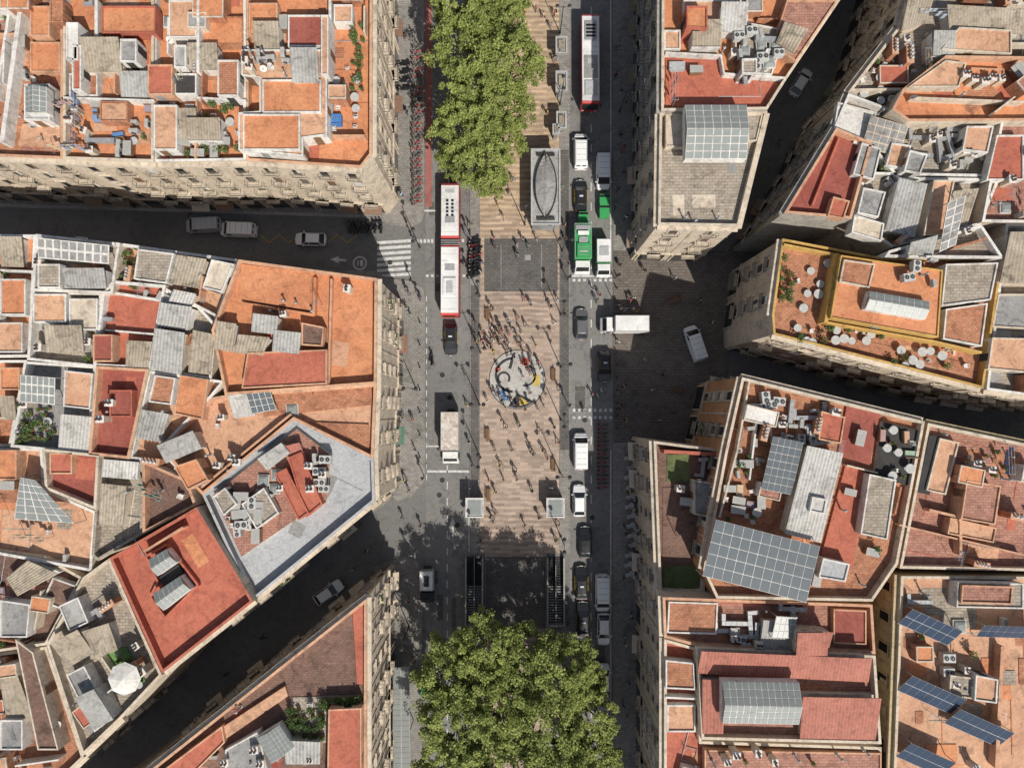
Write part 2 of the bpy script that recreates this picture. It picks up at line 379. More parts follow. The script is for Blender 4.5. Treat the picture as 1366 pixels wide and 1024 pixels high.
def _lk(m):
    m.box(0,0,0,1.5,.8,1.0,'wood'); m.box(0,0,1.0,1.6,.9,.06,'corrm'); m.box(-.37,-.41,.1,.68,.02,.8,'wood'); m.box(.37,-.41,.1,.68,.02,.8,'wood')
lib('storage_locker',_lk)
def _cp(m):
    m.box(0,0,.0,1.6,.9,.12,'wood'); m.box(0,0,.12,1.5,.8,.3,'cloth'); m.box(0,.42,.2,1.6,.12,.5,'wood')
lib('patio_sofa',_cp)
def _pp(m):
    q=random.Random(3); x=-2.5;y=0
    for i in range(5):
        x2=x+q.uniform(.7,1.3); m.tube((x,y,.12),(x2,y,.12),.045,'metal',6); m.box(x,y,0,.1,.16,.1,'grey'); x=x2
    m.tube((x,y,.12),(x,y+1.6,.12),.045,'metal',6); m.tube((x,y+1.6,.12),(x,y+1.6,.9),.045,'metal',6)
lib('roof_pipework',_pp)
CL=['air_conditioner','air_conditioner','chimney','chimney','chimney_stack','chimney_stack','vent_pipe','vent_pipe','vent_pipe','tv_antenna','tv_antenna','potted_plant','potted_shrub','patio_table','patio_chair','patio_chair','satellite_dish','skylight_dome','clothes_line','ventilation_duct','storage_locker','storage_locker','patio_sofa','air_conditioner','roof_pipework','roof_pipework']
def inpoly(x,y,p):
    c=False;n=len(p)
    for i in range(n):
        x1,y1=p[i];x2,y2=p[i-1]
        if (y1>y)!=(y2>y) and x<(x2-x1)*(y-y1)/(y2-y1)+x1: c=not c
    return c
# ---------------------------------------------------------------- buildings
def r(x0,y0,x1,y1): return [(x0,y0),(x1,y0),(x1,y1),(x0,y1)]
def rq(cx,cy,w,l,a):
    c,s=math.cos(math.radians(a)),math.sin(math.radians(a))
    return [(cx+x*c-y*s,cy+x*s+y*c) for x,y in((-w/2,-l/2),(w/2,-l/2),(w/2,l/2),(-w/2,l/2))]
bid=[0]
def skylight(pts,zt,name='roof_skylight',nx=8,ny=3,rise=.9,base='white'):
    w=[P(x,y,zt) for x,y in pts]; mb=MB()
    mb.prism(w,zt-1.2,zt-.1,base)
    a,b,c,d=[Vector((*p,zt)) for p in w]
    L1=(b-a).length; L2=(d-a).length
    rise=min(rise,min(L1,L2)*.22); up=Vector((0,0,rise))
    if L1>=L2:
        m1=(a+d)/2+up; m2=(b+c)/2+up
        mb.grid([a,b,m2,m1],nx,ny,.06,'skyglass',base); mb.grid([m1,m2,c,d],nx,ny,.06,'skyglass',base)
        mb.face([d,a,m1],'skyglass'); mb.face([b,c,m2],'skyglass')
    else:
        m1=(a+b)/2+up; m2=(d+c)/2+up
        mb.grid([a,m1,m2,d],ny,nx,.06,'skyglass',base); mb.grid([m1,b,c,m2],ny,nx,.06,'skyglass',base)
        mb.face([a,b,m1],'skyglass'); mb.face([c,d,m2],'skyglass')
    mb.obj(name)
VAR={'terra':['orange','peach','pink'],'orange':['terra','peach','redl'],'peach':['orange','terra','conc'],'red':['redl','brown'],'redl':['red','orange'],'pink':['peach','terra','redl'],'brown':['red','pink'],'conc':['cream','grey','peach'],'grey':['conc','greyl','peach'],'greyl':['grey','greyl'],'white':['cream','grey']}
def building(name,pts,z,wall,roof,fac=(),feats=(),ph=1.0,clut=None,trim=None,lip=None,bal=True,pw=.3,sub=True):
    bid[0]+=1; seed=bid[0]; rr=random.Random(seed*7)
    e=empty(name,(*P(sum(p[0] for p in pts)/len(pts),sum(p[1] for p in pts)/len(pts),z),0)); 
    W=[P(x,y,z) for x,y in pts]; trim=trim or wall; lip=lip or R.choice(['white','cream','peach','terra'])
    parts={k:MB() for k in('walls','roof','windows','balconies','trim','awnings','roof_structures')}
    floor=z-ph
    parts['walls'].prism(W,0,floor,wall,0)
    q=parts['walls'].ring(W,pw,floor,z,wall,lip)
    parts['roof'].face([(x,y,floor) for x,y in (q if area(q)>0 else q[::-1])],roof)
    WI=q
    A=area(W); n=len(W)
    for i in fac:
        a,b=Vector(W[i]),Vector(W[(i+1)%n]); u=(b-a).normalized(); nn=Vector((u.y,-u.x)) if A>0 else Vector((-u.y,u.x))
        facade(parts,a,b,nn,0,z-.02,trim,seed*10+i,bal)
    S=parts['roof_structures']; occ=[]
    for ft in feats:
        k=ft[0]
        if k=='P':
            h=ft[2]; zt=floor+h; w=[P(x,y,zt) for x,y in ft[1]]; wl=ft[4] if len(ft)>4 else 'white'
            occ.append(ft[1])
            if area(w)<0: w=w[::-1]
            if h>.6:
                S.prism(w,floor-.05,zt-.2,wl,0); qq=S.ring(w,.16,zt-.2,zt,wl,wl); S.face([(x,y,zt-.18) for x,y in qq],ft[3])
                if h>1.9:
                    for ii in range(len(w)):
                        a,b=Vector(w[ii]),Vector(w[(ii+1)%len(w)]); L=(b-a).length
                        if L<1.6: continue
                        u=(b-a)/L; nn=Vector((u.y,-u.x)); c=L*rr.uniform(.3,.7)
                        S.ob(a,u,nn,c-.42,c+.42,.003,.04,floor+.05,floor+min(2.1,h-.3),rr.choice(['dark','wood','glass','grey']))
            else: S.prism(w,floor-.05,zt,wl,ft[3])
        elif k=='C':
            h=ft[2]; zt=floor+h; t=ft[4] if len(ft)>4 else .5; w=[P(x,y,zt) for x,y in ft[1]]; occ.append(ft[1])
            qd=[(*w[0],zt+t/2),(*w[1],zt+t/2),(*w[2],zt-t/2),(*w[3],zt-t/2)]
            L=(Vector(w[1])-Vector(w[0])).length; S.corr(qd,max(3,int(L/.36)),ft[3])
            if h>.8: 
                ww=w if area(w)>0 else w[::-1]
                S.prism(inset(ww,.15),floor-.05,zt-t/2-.13,'cream' if rr.random()<.5 else 'white')
        elif k=='G':
            occ.append(ft[1]); skylight(ft[1],floor+ft[2],nx=ft[3] if len(ft)>3 else 6,ny=ft[4] if len(ft)>4 else 3)
        elif k=='F':
            pv=ft[5]=='pv'; up_,dn=(.8,.5) if pv else (.35,.1)
            zt=floor+ft[2]; w=[P(x,y,zt) for x,y in ft[1]]; mb=MB(); mb.grid([(*w[0],zt+up_),(*w[1],zt+up_),(*w[2],zt-dn),(*w[3],zt-dn)],ft[3],ft[4],ft[7] if len(ft)>7 else .06,ft[5],ft[6]); occ.append(ft[1])
            for i,v in enumerate(w): mb.tube((*v,floor),(*v,zt+(up_ if i<2 else -dn)-.05),.05,'metal',5)
            mb.obj('solar_panel_array' if ft[5] in('pv','pvl') else 'roof_pergola')
        elif k=='S':
            zt=floor+ft[2]; w=[P(x,y,zt) for x,y in ft[1]]; S.prism(w,floor-.02,zt,ft[3])
        elif k=='W':
            zt=floor+ft[2]; pp=[Vector(P(x,y,zt)) for x,y in ft[1]]; th=ft[4] if len(ft)>4 else .2
            for a,b in zip(pp,pp[1:]):
                L=(b-a).length; u=(b-a)/L; S.ob(a,u,Vector((-u.y,u.x)),0,L,-th/2,th/2,floor-.03,zt-R.random()*.02,ft[3])
        elif k=='X':
            cnt=ft[2]
            if 'condenser_unit' in ft[3]: cnt=int(cnt*.6)
            used=[]
            for i in range(cnt):
                x0,y0,x1,y1=ft[1]; kk=rr.choice(ft[3]); zz=floor+(ft[4] if len(ft)>4 else 0)
                for _ in range(12):
                    x,y=rr.uniform(x0,x1),rr.uniform(y0,y1)
                    if all((x-a)**2+(y-b)**2>90 for a,b in used): break
                used.append((x,y))
                put(kk,LIB[kk],x,y,zz+.6,zz,rr.choice((0,math.pi/2,math.pi))+rr.gauss(0,.08),rr.uniform(.85,1.1))
    aa=abs(A); nC=int(aa*(.085 if clut is None else clut*1.25)); xs=[p[0] for p in pts]; ys=[p[1] for p in pts]
    cx=sum(xs)/n; cy=sum(ys)/n; t=0; spts=[(cx+(x-cx)*.9,cy+(y-cy)*.9) for x,y in pts]
    ang=math.atan2(W[1][1]-W[0][1],W[1][0]-W[0][0])
    vis=lambda x,y:-20<x<1386 and -20<y<1044
    c,s2=math.cos(ang),math.sin(ang)
    def rect(X,Y,w,l): return [(X+i*c-j*s2,Y+i*s2+j*c) for i,j in((-w/2,-l/2),(w/2,-l/2),(w/2,l/2),(-w/2,l/2))]
    def fits(pp): return all(inpoly(a,b,WI) for a,b in pp)
    zc=floor+.006
    for i in range(int(min(aa,500)*.05)+3):
        x=rr.uniform(max(-10,min(xs)),min(1380,max(xs))); y=rr.uniform(max(-10,min(ys)),min(1040,max(ys)))
        X,Y=P(x,y,floor); 
        pp=rect(X,Y,rr.uniform(.8,4.5),rr.uniform(.6,3)) if rr.random()<.6 else (rect(X,Y,rr.uniform(3,9),.12) if rr.random()<.5 else rect(X,Y,.12,rr.uniform(3,8)))
        if not fits(pp): continue
        pp=pp if area(pp)>0 else pp[::-1]
        parts['roof'].face([(a,b,zc) for a,b in pp],rr.choice(VAR.get(roof,['conc']))); zc+=.004
    while nC>0 and t<nC*8+60:
        t+=1; x=rr.uniform(min(xs),max(xs)); y=rr.uniform(min(ys),max(ys))
        if not vis(x,y): 
            nC-=.2; continue
        if not inpoly(x,y,spts) or any(inpoly(x,y,o) for o in occ): continue
        nC-=1
        if sub and rr.random()<.28:
            w=rr.uniform(1.6,3.8); l=rr.uniform(1.4,3.2); h=rr.uniform(.9,2.5); X,Y=P(x,y,floor+h)
            tp=rr.choice(['terra','white','corrm','grey','redl','corrb','peach','peach','orange','orange','pink'])
            if rr.random()<.45:
                pp=rect(X,Y,w*1.4,.18) if rr.random()<.5 else rect(X,Y,.18,w*1.4)
                if fits(pp): S.prism(pp,floor-.02,floor+min(h,1.4),rr.choice(['white','cream','terra','peach']))
            else:
                pp=rect(X,Y,w,l)
                if not fits(pp): continue
                if tp.startswith('corr'):
                    S.prism(pp,floor-.02,floor+h-.3,'white',0); S.corr([(*pp[3],floor+h+.1),(*pp[2],floor+h+.1),(*pp[1],floor+h-.28),(*pp[0],floor+h-.28)],int(w/.3),tp,.05)
                else:
                    S.prism(pp,floor-.02,floor+h-.15,rr.choice(['white','cream','terra']),0); qq=S.ring(pp,.12,floor+h-.15,floor+h,'white','cream'); S.face([(a,b,floor+h-.13) for a,b in qq],tp)
        else:
            kk=rr.choice(CL); put(kk,LIB[kk],x,y,floor+.6,floor,ang+rr.choice((0,math.pi/2,math.pi,-math.pi/2)),rr.uniform(.85,1.15))
    for k,mb in parts.items():
        o=mb.obj(k,e)
        if o: o.location=(-e.location.x,-e.location.y,0)
    return e
# ---- block A (upper left)
building('apartment_building',[(-220,-160),(84,-160),(84,212),(-220,200)],18,'stone','terra',fac=[2],clut=.06,lip='peach',feats=[
 ('W',[(28,0),(2,190)],1.6,'white',.5),('W',[(14,0),(-6,130)],1.2,'white',.3),('P',r(32,112,66,160),2.2,'greyl'),('G',r(34,116,62,150),2.9,5,2),
 ('P',r(40,8,66,48),1.6,'orange','peach'),('P',r(40,56,80,96),.9,'orange','peach'),('S',[(30,165),(80,165),(80,196),(24,194)],.3,'peach'),('P',r(66,0,84,30),2.4,'terra','terra'),('X',(30,90,80,200),10,['potted_plant','patio_chair','vent_pipe','air_conditioner'])])
building('apartment_building',[(84,-160),(205,-160),(205,216),(84,212)],18.6,'cream','orange',fac=[2],clut=.05,lip='cream',feats=[
 ('C',r(108,52,160,93),2.2,'corrb',.8),('W',[(128,0),(128,50)],1.6,'white',.35),('P',r(135,8,207,44),1.6,'orange','redl'),('C',r(160,96,200,128),1.5,'corrm',.4),('P',r(88,30,104,80),2.6,'white'),
 ('P',r(92,98,130,128),1.1,'terra','white'),('P',r(133,135,170,162),1.4,'peach','terra'),('W',[(84,130),(205,134)],1.3,'white'),('P',r(96,60,108,120),2.6,'redl','white'),
 ('X',(130,135,200,205),14,['potted_plant','patio_chair','patio_sofa','air_conditioner','storage_locker']),('X',(86,140,130,205),8,['potted_plant','clothes_line','chimney']),('P',r(160,52,182,82),2.2,'grey','white')])
building('apartment_building',[(205,-160),(328,-160),(328,214),(205,216)],18.2,'stone','orange',fac=[2],clut=.06,lip='white',feats=[
 ('P',r(197,86,230,126),2.4,'redl','peach'),('P',r(232,98,262,126),1.8,'dark','white'),('P',r(264,22,324,60),1.2,'orange','terra'),('C',r(250,58,290,92),2,'corrb',.3),('P',r(232,60,248,90),2.5,'corrm','white'),
 ('P',r(205,140,236,200),2.0,'peach','white'),('C',r(237,145,262,185),1.6,'corrb',.3),('W',[(262,130),(328,134)],1.4,'white'),('W',[(262,130),(260,210)],1.2,'peach'),('P',r(290,80,318,128),2.6,'terra'),
 ('P',r(225,0,262,50),1.6,'peach','white'),('W',[(264,0),(264,96)],2.2,'white',.3),('X',(262,138,320,205),14,['potted_plant','patio_chair','patio_table','potted_shrub']),('S',r(290,170,300,186),.5,'blue'),('X',(230,188,300,206),7,['potted_shrub','storage_locker'])])
building('corner_apartment_building',[(328,-160),(497,-160),(496,206),(482,224),(328,214)],18,'stone','orange',fac=[1,2,3],clut=.035,lip='peach',feats=[
 ('P',[(322,66),(436,66),(436,180),(404,184),(404,208),(318,200),(318,150),(346,148),(346,104),(322,100)],2.4,'peach','white'),
 ('P',r(350,106,428,150),2.7,'orange','white'),('P',r(324,152,400,200),2.8,'orange','white'),('P',r(384,20,430,62),2.4,'red','white'),('C',r(388,66,424,108),3.4,'corrm',.8),
 ('P',r(332,4,370,48),1.4,'orange','peach'),('C',r(338,30,372,64),2.4,'corrb',.5),('W',[(440,0),(440,100)],1.5,'white',.3),('P',r(428,20,438,100),3,'peach'),('P',r(445,6,470,30),1.5,'peach','white'),
 ('X',(470,28,484,120),16,['potted_shrub','potted_plant']),('X',(440,100,480,180),6,['patio_chair','potted_plant','patio_table']),('P',r(439,152,455,166),.8,'blue','blue'),('X',(330,66,350,100),6,['air_conditioner','vent_pipe','chimney'],2.4),('X',(352,70,386,100),8,['air_conditioner','vent_pipe','satellite_dish'],2.4)])
# ---- block B (left middle)
building('apartment_building',[(-220,310),(48,313),(40,476),(-220,480)],17,'cream','orange',lip='white',feats=[
 ('P',r(0,372,34,420),1.8,'orange','white'),('W',[(0,360),(46,362)],1.5,'white'),('P',r(-10,430,30,470),1,'peach'),('C',r(0,316,30,356),1.2,'corrb',.4)])
building('apartment_building',[(48,312),(160,324),(150,392),(42,388)],18,'cream','conc',lip='white',feats=[
 ('F',[(52,318),(148,328),(144,352),(50,344)],2.2,9,2,'grey','white',.12),('P',r(50,352,80,384),1.6,'conc'),('C',r(84,358,140,384),1.8,'corrm',.5),('X',(60,320,150,350),8,['potted_plant','storage_locker'])])
building('apartment_building',[(160,324),(318,346),(286,436),(262,410),(150,392)],17.4,'cream','peach',lip='white',clut=.1,feats=[
 ('P',[(184,332),(232,338),(222,378),(178,372)],1.7,'conc','white'),('C',[(236,340),(276,346),(262,384),(224,378)],1.8,'corrb',.3),('P',[(282,346),(312,352),(296,390),(270,384)],2.2,'cream','white'),
 ('X',(162,330,182,386),11,['potted_shrub','potted_plant']),('C',[(232,386),(262,392),(254,408),(224,402)],2,'corrw',.2)])
building('apartment_building',[(42,388),(136,390),(128,490),(36,480)],17.4,'cream','conc',lip='white',feats=[
 ('P',r(44,392,88,430),1.5,'peach','white'),('P',r(92,398,130,440),1.4,'cream','white'),('C',r(60,434,110,470),1.8,'corrb',.5)])
building('apartment_building',[(150,374),(221,380),(200,492),(124,488),(136,392)],17.8,'cream','redl',lip='white',clut=.02,feats=[('W',[(140,440),(210,446)],.7,'white'),('P',r(124,446,150,482),1.6,'red','peach'),('C',[(170,454),(204,456),(196,492),(166,490)],1.2,'corrb',.4)])
building('apartment_building',[(221,384),(290,420),(282,506),(200,494)],17.5,'cream','conc',lip='white',feats=[('C',[(216,404),(258,410),(248,440),(206,434)],1.8,'corrm',.8),('C',[(208,438),(248,444),(240,500),(198,492)],1.7,'corrm',.7),('C',[(258,440),(286,446),(280,500),(250,496)],1.5,'corrb',.3)])
building('apartment_building',[(128,488),(198,492),(172,612),(118,606)],18,'cream','red',lip='peach',clut=.015,feats=[('P',r(146,520,176,556),1.2,'red','redl'),('X',(140,530,180,560),3,['vent_pipe','chimney'])])
building('apartment_building',[(36,482),(128,488),(118,606),(14,596)],17.2,'cream','grey',lip='white',clut=.04,feats=[('C',[(82,552),(128,556),(120,608),(76,603)],1.5,'corrw',.3),('F',[(30,500),(76,504),(72,540),(26,536)],2.2,6,3,'skyglass','white',.1),
 ('X',(22,540,70,590),22,['potted_shrub','potted_plant']),('P',[(86,494),(124,498),(120,546),(84,542)],1.4,'peach','white')])
building('apartment_building',[(198,494),(300,508),(282,530),(215,598),(250,640),(188,614),(172,612)],17.6,'cream','peach',lip='white',feats=[('P',[(240,500),(278,506),(270,560),(232,552)],1.4,'orange','peach'),('P',[(206,500),(234,504),(228,540),(198,536)],1.6,'terra','white'),('C',[(190,546),(226,552),(214,590),(180,584)],1.3,'corrm',.3)])
building('apartment_building',[(-220,480),(36,480),(14,596),(-220,590)],16.6,'cream','orange',lip='white',feats=[('P',r(0,490,26,520),1.5,'orange','peach'),('C',r(0,528,20,560),1.5,'corrb',.4)])
building('apartment_building',[(56,598),(132,606),(128,680),(60,652)],18,'cream','red',lip='cream',clut=.03,feats=[('P',r(66,604,96,632),1.0,'redl','peach')])
building('apartment_building',[(-220,592),(56,598),(60,652),(128,682),(122,762),(-220,700)],16.8,'cream','peach',lip='white',clut=.03,feats=[('F',[(30,636),(50,640),(98,698),(18,692)],2.4,5,6,'skyglass','white',.08),('P',r(-20,600,22,640),1.6,'orange','peach')])
building('apartment_building',[(132,606),(190,614),(190,712),(130,748),(122,740)],17.3,'cream','conc',lip='conc',clut=.05,feats=[('C',[(138,612),(186,616),(182,640),(134,636)],1.5,'corrw',.3),('C',[(136,644),(170,648),(162,700),(130,700)],1.3,'corrb',.5)])
building('apartment_building',[(190,614),(250,640),(262,674),(190,712)],17.9,'cream','brown',lip='peach',clut=.12,feats=[('P',[(232,622),(262,612),(278,640),(250,654)],2,'orange','peach')])
building('corner_apartment_building',[(318,346),(503,371),(502,512),(300,527),(282,440)],18.4,'stone','orange',fac=[1],lip='peach',clut=.0,feats=[
 ('W',[(322,404),(418,420),(420,370)],.9,'orange',.3),('S',[(322,352),(420,364),(416,414),(318,400)],.5,'orange'),('P',[(330,470),(436,466),(436,512),(322,518)],1.6,'redl','peach'),
 ('C',[(338,418),(372,422),(368,446),(334,442)],2,'corrm',.4),('C',[(366,440),(402,444),(398,472),(362,468)],1.8,'corrm',.4),('C',[(318,446),(360,450),(350,474),(312,470)],1.6,'corrb',.3),('W',[(442,372),(438,512)],.8,'peach',.25),
 ('C',[(290,428),(316,432),(308,470),(284,464)],1.4,'corrb',.4),('P',[(402,430),(432,436),(430,462),(402,460)],1.6,'brown','peach'),('X',(330,398,430,424),6,['chimney','vent_pipe','tv_antenna']),('X',(450,375,490,400),1,['chimney'])])
building('apartment_building',[(300,527),(502,512),(498,612),(392,560),(270,660),(250,640),(215,598),(282,530)],17.6,'stone','peach',fac=[1],lip='peach',clut=.03,feats=[
 ('S',[(398,562),(492,566),(492,606),(440,586)],.25,'terra'),('C',[(304,528),(332,524),(340,554),(312,558)],1.0,'corrw',.3),('F',[(330,526),(362,522),(368,546),(336,552)],1.2,4,3,'pvl','white',.06),('S',[(346,520),(496,516),(496,540),(352,556)],.3,'terra'),
 ('C',[(210,594),(258,574),(268,598),(220,618)],2.2,'corrm',.4),('W',[(268,650),(388,552)],.9,'peach'),('X',(270,600,330,640),6,['vent_pipe','chimney'])])
building('apartment_building',[(392,560),(498,612),(500,668),(336,802),(270,660)],17.6,'stone','greyl',fac=[1,2],lip='greyl',clut=0,feats=[
 ('P',[(284,660),(396,572),(440,606),(436,664),(322,742)],.5,'pink','cream'),('P',[(384,610),(402,602),(430,672),(408,690)],1.6,'redl','redl'),('P',[(366,632),(382,624),(412,684),(398,694)],1.8,'redl','redl'),
 ('C',[(344,612),(376,590),(386,604),(356,628)],1.8,'corrm',.4),('C',[(374,596),(400,590),(404,604),(384,610)],1.4,'corrr',.4),('X',(300,660,350,715),30,['air_conditioner','condenser_unit','patio_chair','storage_locker'],.5),('X',(405,610,436,660),18,['air_conditioner','condenser_unit','chimney'],.5),
 ('P',[(322,672),(352,650),(372,684),(342,706)],1.6,'conc','white'),('X',(340,620,390,680),8,['air_conditioner','skylight_dome','chimney'],.5),('P',[(284,662),(300,650),(316,672),(298,688)],2,'conc')])
building('apartment_building',[(262,676),(338,802),(216,898),(146,744)],18.6,'stone','redl',lip='redl',fac=[1],clut=.012,feats=[
 ('W',[(194,742),(222,726),(264,780),(220,824),(200,796),(210,776),(194,742)],.6,'redl',.25),('G',[(198,746),(222,732),(236,750),(210,768)],1.6,4,3),('G',[(204,792),(240,768),(254,786),(218,814)],1.6,6,3),('S',[(212,770),(238,752),(244,764),(218,782)],.5,'dark'),('W',[(152,750),(218,888)],.5,'redl')])
building('apartment_building',[(-220,702),(60,742),(110,770),(62,860),(-220,900)],16.5,'cream','brown',lip='cream',clut=.06,feats=[('C',[(40,746),(80,764),(20,796),(4,772)],1.6,'corrb',.8),('P',[(70,770),(104,782),(90,816),(56,802)],1,'brown'),('P',[(0,800),(40,806),(36,850),(0,850)],1.5,'grey','white')])
building('apartment_building',[(110,770),(146,744),(182,826),(216,900),(160,960),(110,1008),(62,860)],17,'cream','conc',fac=[4],lip='cream',clut=.07,feats=[
 ('P',[(78,808),(104,796),(118,830),(92,842)],1.8,'corrm','white'),('C',[(70,856),(106,838),(122,872),(88,892)],1.8,'corrb',.8),('C',[(108,842),(146,830),(156,868),(120,880)],1.5,'corrb',.4),('S',[(142,872),(168,862),(194,908),(166,926)],.15,'brightgrass'),
 ('X',(155,882,186,920),7,['patio_chair','potted_plant','patio_table']),('P',[(88,900),(112,888),(150,958),(126,976)],1.5,'grey','white'),('C',[(100,930),(126,918),(150,960),(124,974)],2.4,'corrm',.3)])
put('patio_parasol',LIB['patio_parasol'],170,902,18.2,16,0,1.3)
building('apartment_building',[(-220,902),(62,862),(112,1010),(60,1060),(-220,1200)],16,'cream','terra',fac=[2],lip='cream',clut=.1,feats=[('P',[(20,852),(44,870),(78,1000),(50,1000)],2.2,'brown','cream'),('C',[(0,900),(22,892),(44,960),(10,976)],1.4,'corrb',.4),('P',r(0,960,30,1000),1.8,'grey','white')])
# ---- block C (bottom left)
building('triangular_apartment_building',[(489,798),(489,1200),(-60,1230),(196,1030)],18,'stone','brown',fac=[0,3],lip='peach',clut=.014,ph=.9,feats=[
 ('P',[(470,812),(484,806),(484,912),(476,912)],.5,'redl','redl'),('P',[(438,946),(482,944),(482,1060),(436,1060)],2.0,'redl','peach'),('S',[(388,930),(484,926),(484,942),(438,944),(436,990),(388,990)],.1,'conc'),
 ('X',(430,930,480,942),18,['potted_shrub']),('X',(385,945,430,985),22,['potted_shrub','potted_plant']),('G',[(342,984),(372,966),(392,996),(362,1018)],1.8,6,4),('P',[(300,1000),(345,975),(362,1050),(300,1060)],1.2,'grey','white'),
 ('P',[(250,1000),(380,915),(384,928),(262,1012)],.5,'peach','peach'),('P',[(200,1040),(296,968),(300,990),(230,1060)],1.0,'redl','peach'),('X',(300,985,430,1024),16,['air_conditioner','vent_pipe','chimney','patio_chair']),('C',[(380,986),(428,988),(426,1020),(380,1020)],1.5,'corrm',.4)])
# ---- block D (upper centre-right)
building('apartment_building',[(884,-160),(1230,-160),(1128,-10),(1048,108),(1024,146),(882,148)],18.6,'stone_grey','orange',fac=[5],lip='cream',clut=.025,feats=[
 ('P',[(912,0),(998,0),(998,46),(912,40)],.8,'peach','white'),('P',[(916,8),(944,8),(944,38),(916,36)],2.6,'orange','redl'),('C',[(962,4),(998,4),(996,44),(960,40)],2,'corrw',.4),('W',[(888,70),(962,74),(966,98),(1050,104)],1,'white'),
 ('S',[(888,74),(962,78),(964,100),(1040,108),(1018,142),(888,142)],.12,'redl'),('P',[(998,30),(1050,40),(1030,100),(990,96)],1.2,'conc','white'),('X',(985,40,1040,95),28,['air_conditioner','condenser_unit','patio_chair','ventilation_duct','skylight_dome'],1.2),
 ('P',[(1050,0),(1118,0),(1062,82),(1030,62)],1.4,'pink','peach'),('C',[(1046,30),(1078,40),(1060,70),(1036,56)],2.4,'corrb',.3),('P',r(990,78,1010,98),2.5,'conc'),('P',r(886,40,908,66),.9,'peach','white'),('S',r(893,82,914,93),.6,'greyl')])
building('corner_apartment_building',[(880,150),(1024,148),(986,302),(878,300)],18,'stone','conc',fac=[0,2,3,1],lip='stone',clut=0,ph=.8,feats=[
 ('G',[(914,140),(996,140),(996,212),(914,212)],2.8,7,4),('P',[(888,152),(912,152),(912,196),(888,196)],.9,'cream','stone'),('P',[(996,152),(1018,152),(1010,188),(998,188)],.7,'conc','stone'),('X',(890,290,975,296),3,['vent_pipe'])])
# ---- block E (right upper)
building('apartment_building',[(1250,-160),(1600,-160),(1600,60),(1340,60),(1230,120),(1132,122),(1200,34)],17,'cream','conc',fac=[5,6],lip='cream',clut=.09,feats=[
 ('S',[(1160,90),(1196,62),(1220,90),(1180,130)],.1,'brown'),('X',(1150,80,1190,135),10,['patio_chair','patio_table','potted_plant']),('C',[(1262,8),(1366,14),(1366,44),(1268,40)],1.8,'corrb',.5),('P',[(1256,66),(1280,36),(1350,40),(1350,72)],2.4,'peach','cream'),('C',[(1210,0),(1248,-10),(1236,30),(1204,40)],1.8,'corrb',.4)])
building('apartment_building',[(1205,118),(1262,74),(1600,78),(1600,160),(1212,162),(1190,146)],18.6,'cream','orange',lip='peach',clut=.03,feats=[('P',[(1212,116),(1262,80),(1290,84),(1280,116)],1.2,'peach','cream'),('W',[(1216,130),(1366,136)],1,'cream'),('X',(1280,100,1330,130),6,['chimney','vent_pipe']),('P',[(1296,90),(1340,92),(1340,110),(1294,108)],.8,'orange','peach')])
building('apartment_building',[(1132,124),(1190,146),(1222,164),(1330,164),(1330,236),(1120,232),(1104,190)],17.2,'stone_grey','conc',fac=[6],lip='white',clut=.06,feats=[
 ('P',[(1118,136),(1170,150),(1156,190),(1112,176)],.9,'white','white'),('F',[(1160,156),(1210,170),(1200,208),(1150,196)],1.3,5,4,'grey','cream',.08),('P',[(1150,190),(1176,198),(1166,240),(1138,232)],2.2,'grey','white'),('P',[(1190,190),(1216,194),(1206,226),(1182,220)],1.6,'peach','white'),
 ('P',[(1290,168),(1326,168),(1318,204),(1284,200)],2.2,'peach'),('X',(1220,170,1290,225),26,['condenser_unit','air_conditioner','ventilation_duct','chimney']),('P',[(1214,200),(1238,206),(1228,232),(1206,228)],2.4,'grey','white')])
building('apartment_building',[(1116,170),(1164,190),(1136,292),(1046,284)],18.4,'stone_grey','red',fac=[3],lip='peach',clut=.012,feats=[('W',[(1120,184),(1084,274)],.5,'redl',.25),('P',[(1112,262),(1134,268),(1126,292),(1104,288)],1.2,'redl','peach')])
building('apartment_building',[(1336,160),(1600,160),(1600,300),(1310,296)],18,'cream','pink',lip='white',clut=.05,feats=[('P',[(1330,180),(1366,180),(1366,240),(1316,240)],1.2,'redl','white')])
building('apartment_building',[(1164,192),(1200,236),(1334,238),(1308,300),(1190,330),(1136,292)],17.2,'cream','conc',lip='white',clut=.07,feats=[
 ('C',[(1198,238),(1236,246),(1222,316),(1182,306)],1.8,'corrm',.4),('P',[(1152,250),(1182,256),(1172,290),(1144,284)],1.8,'grey','white'),('P',[(1246,240),(1274,240),(1260,314),(1232,314)],1.9,'peach','cream'),('C',[(1270,256),(1304,252),(1292,300),(1262,300)],1.8,'corrb',.5),('P',[(1140,286),(1180,298),(1176,322),(1136,310)],1.6,'cream','white')])
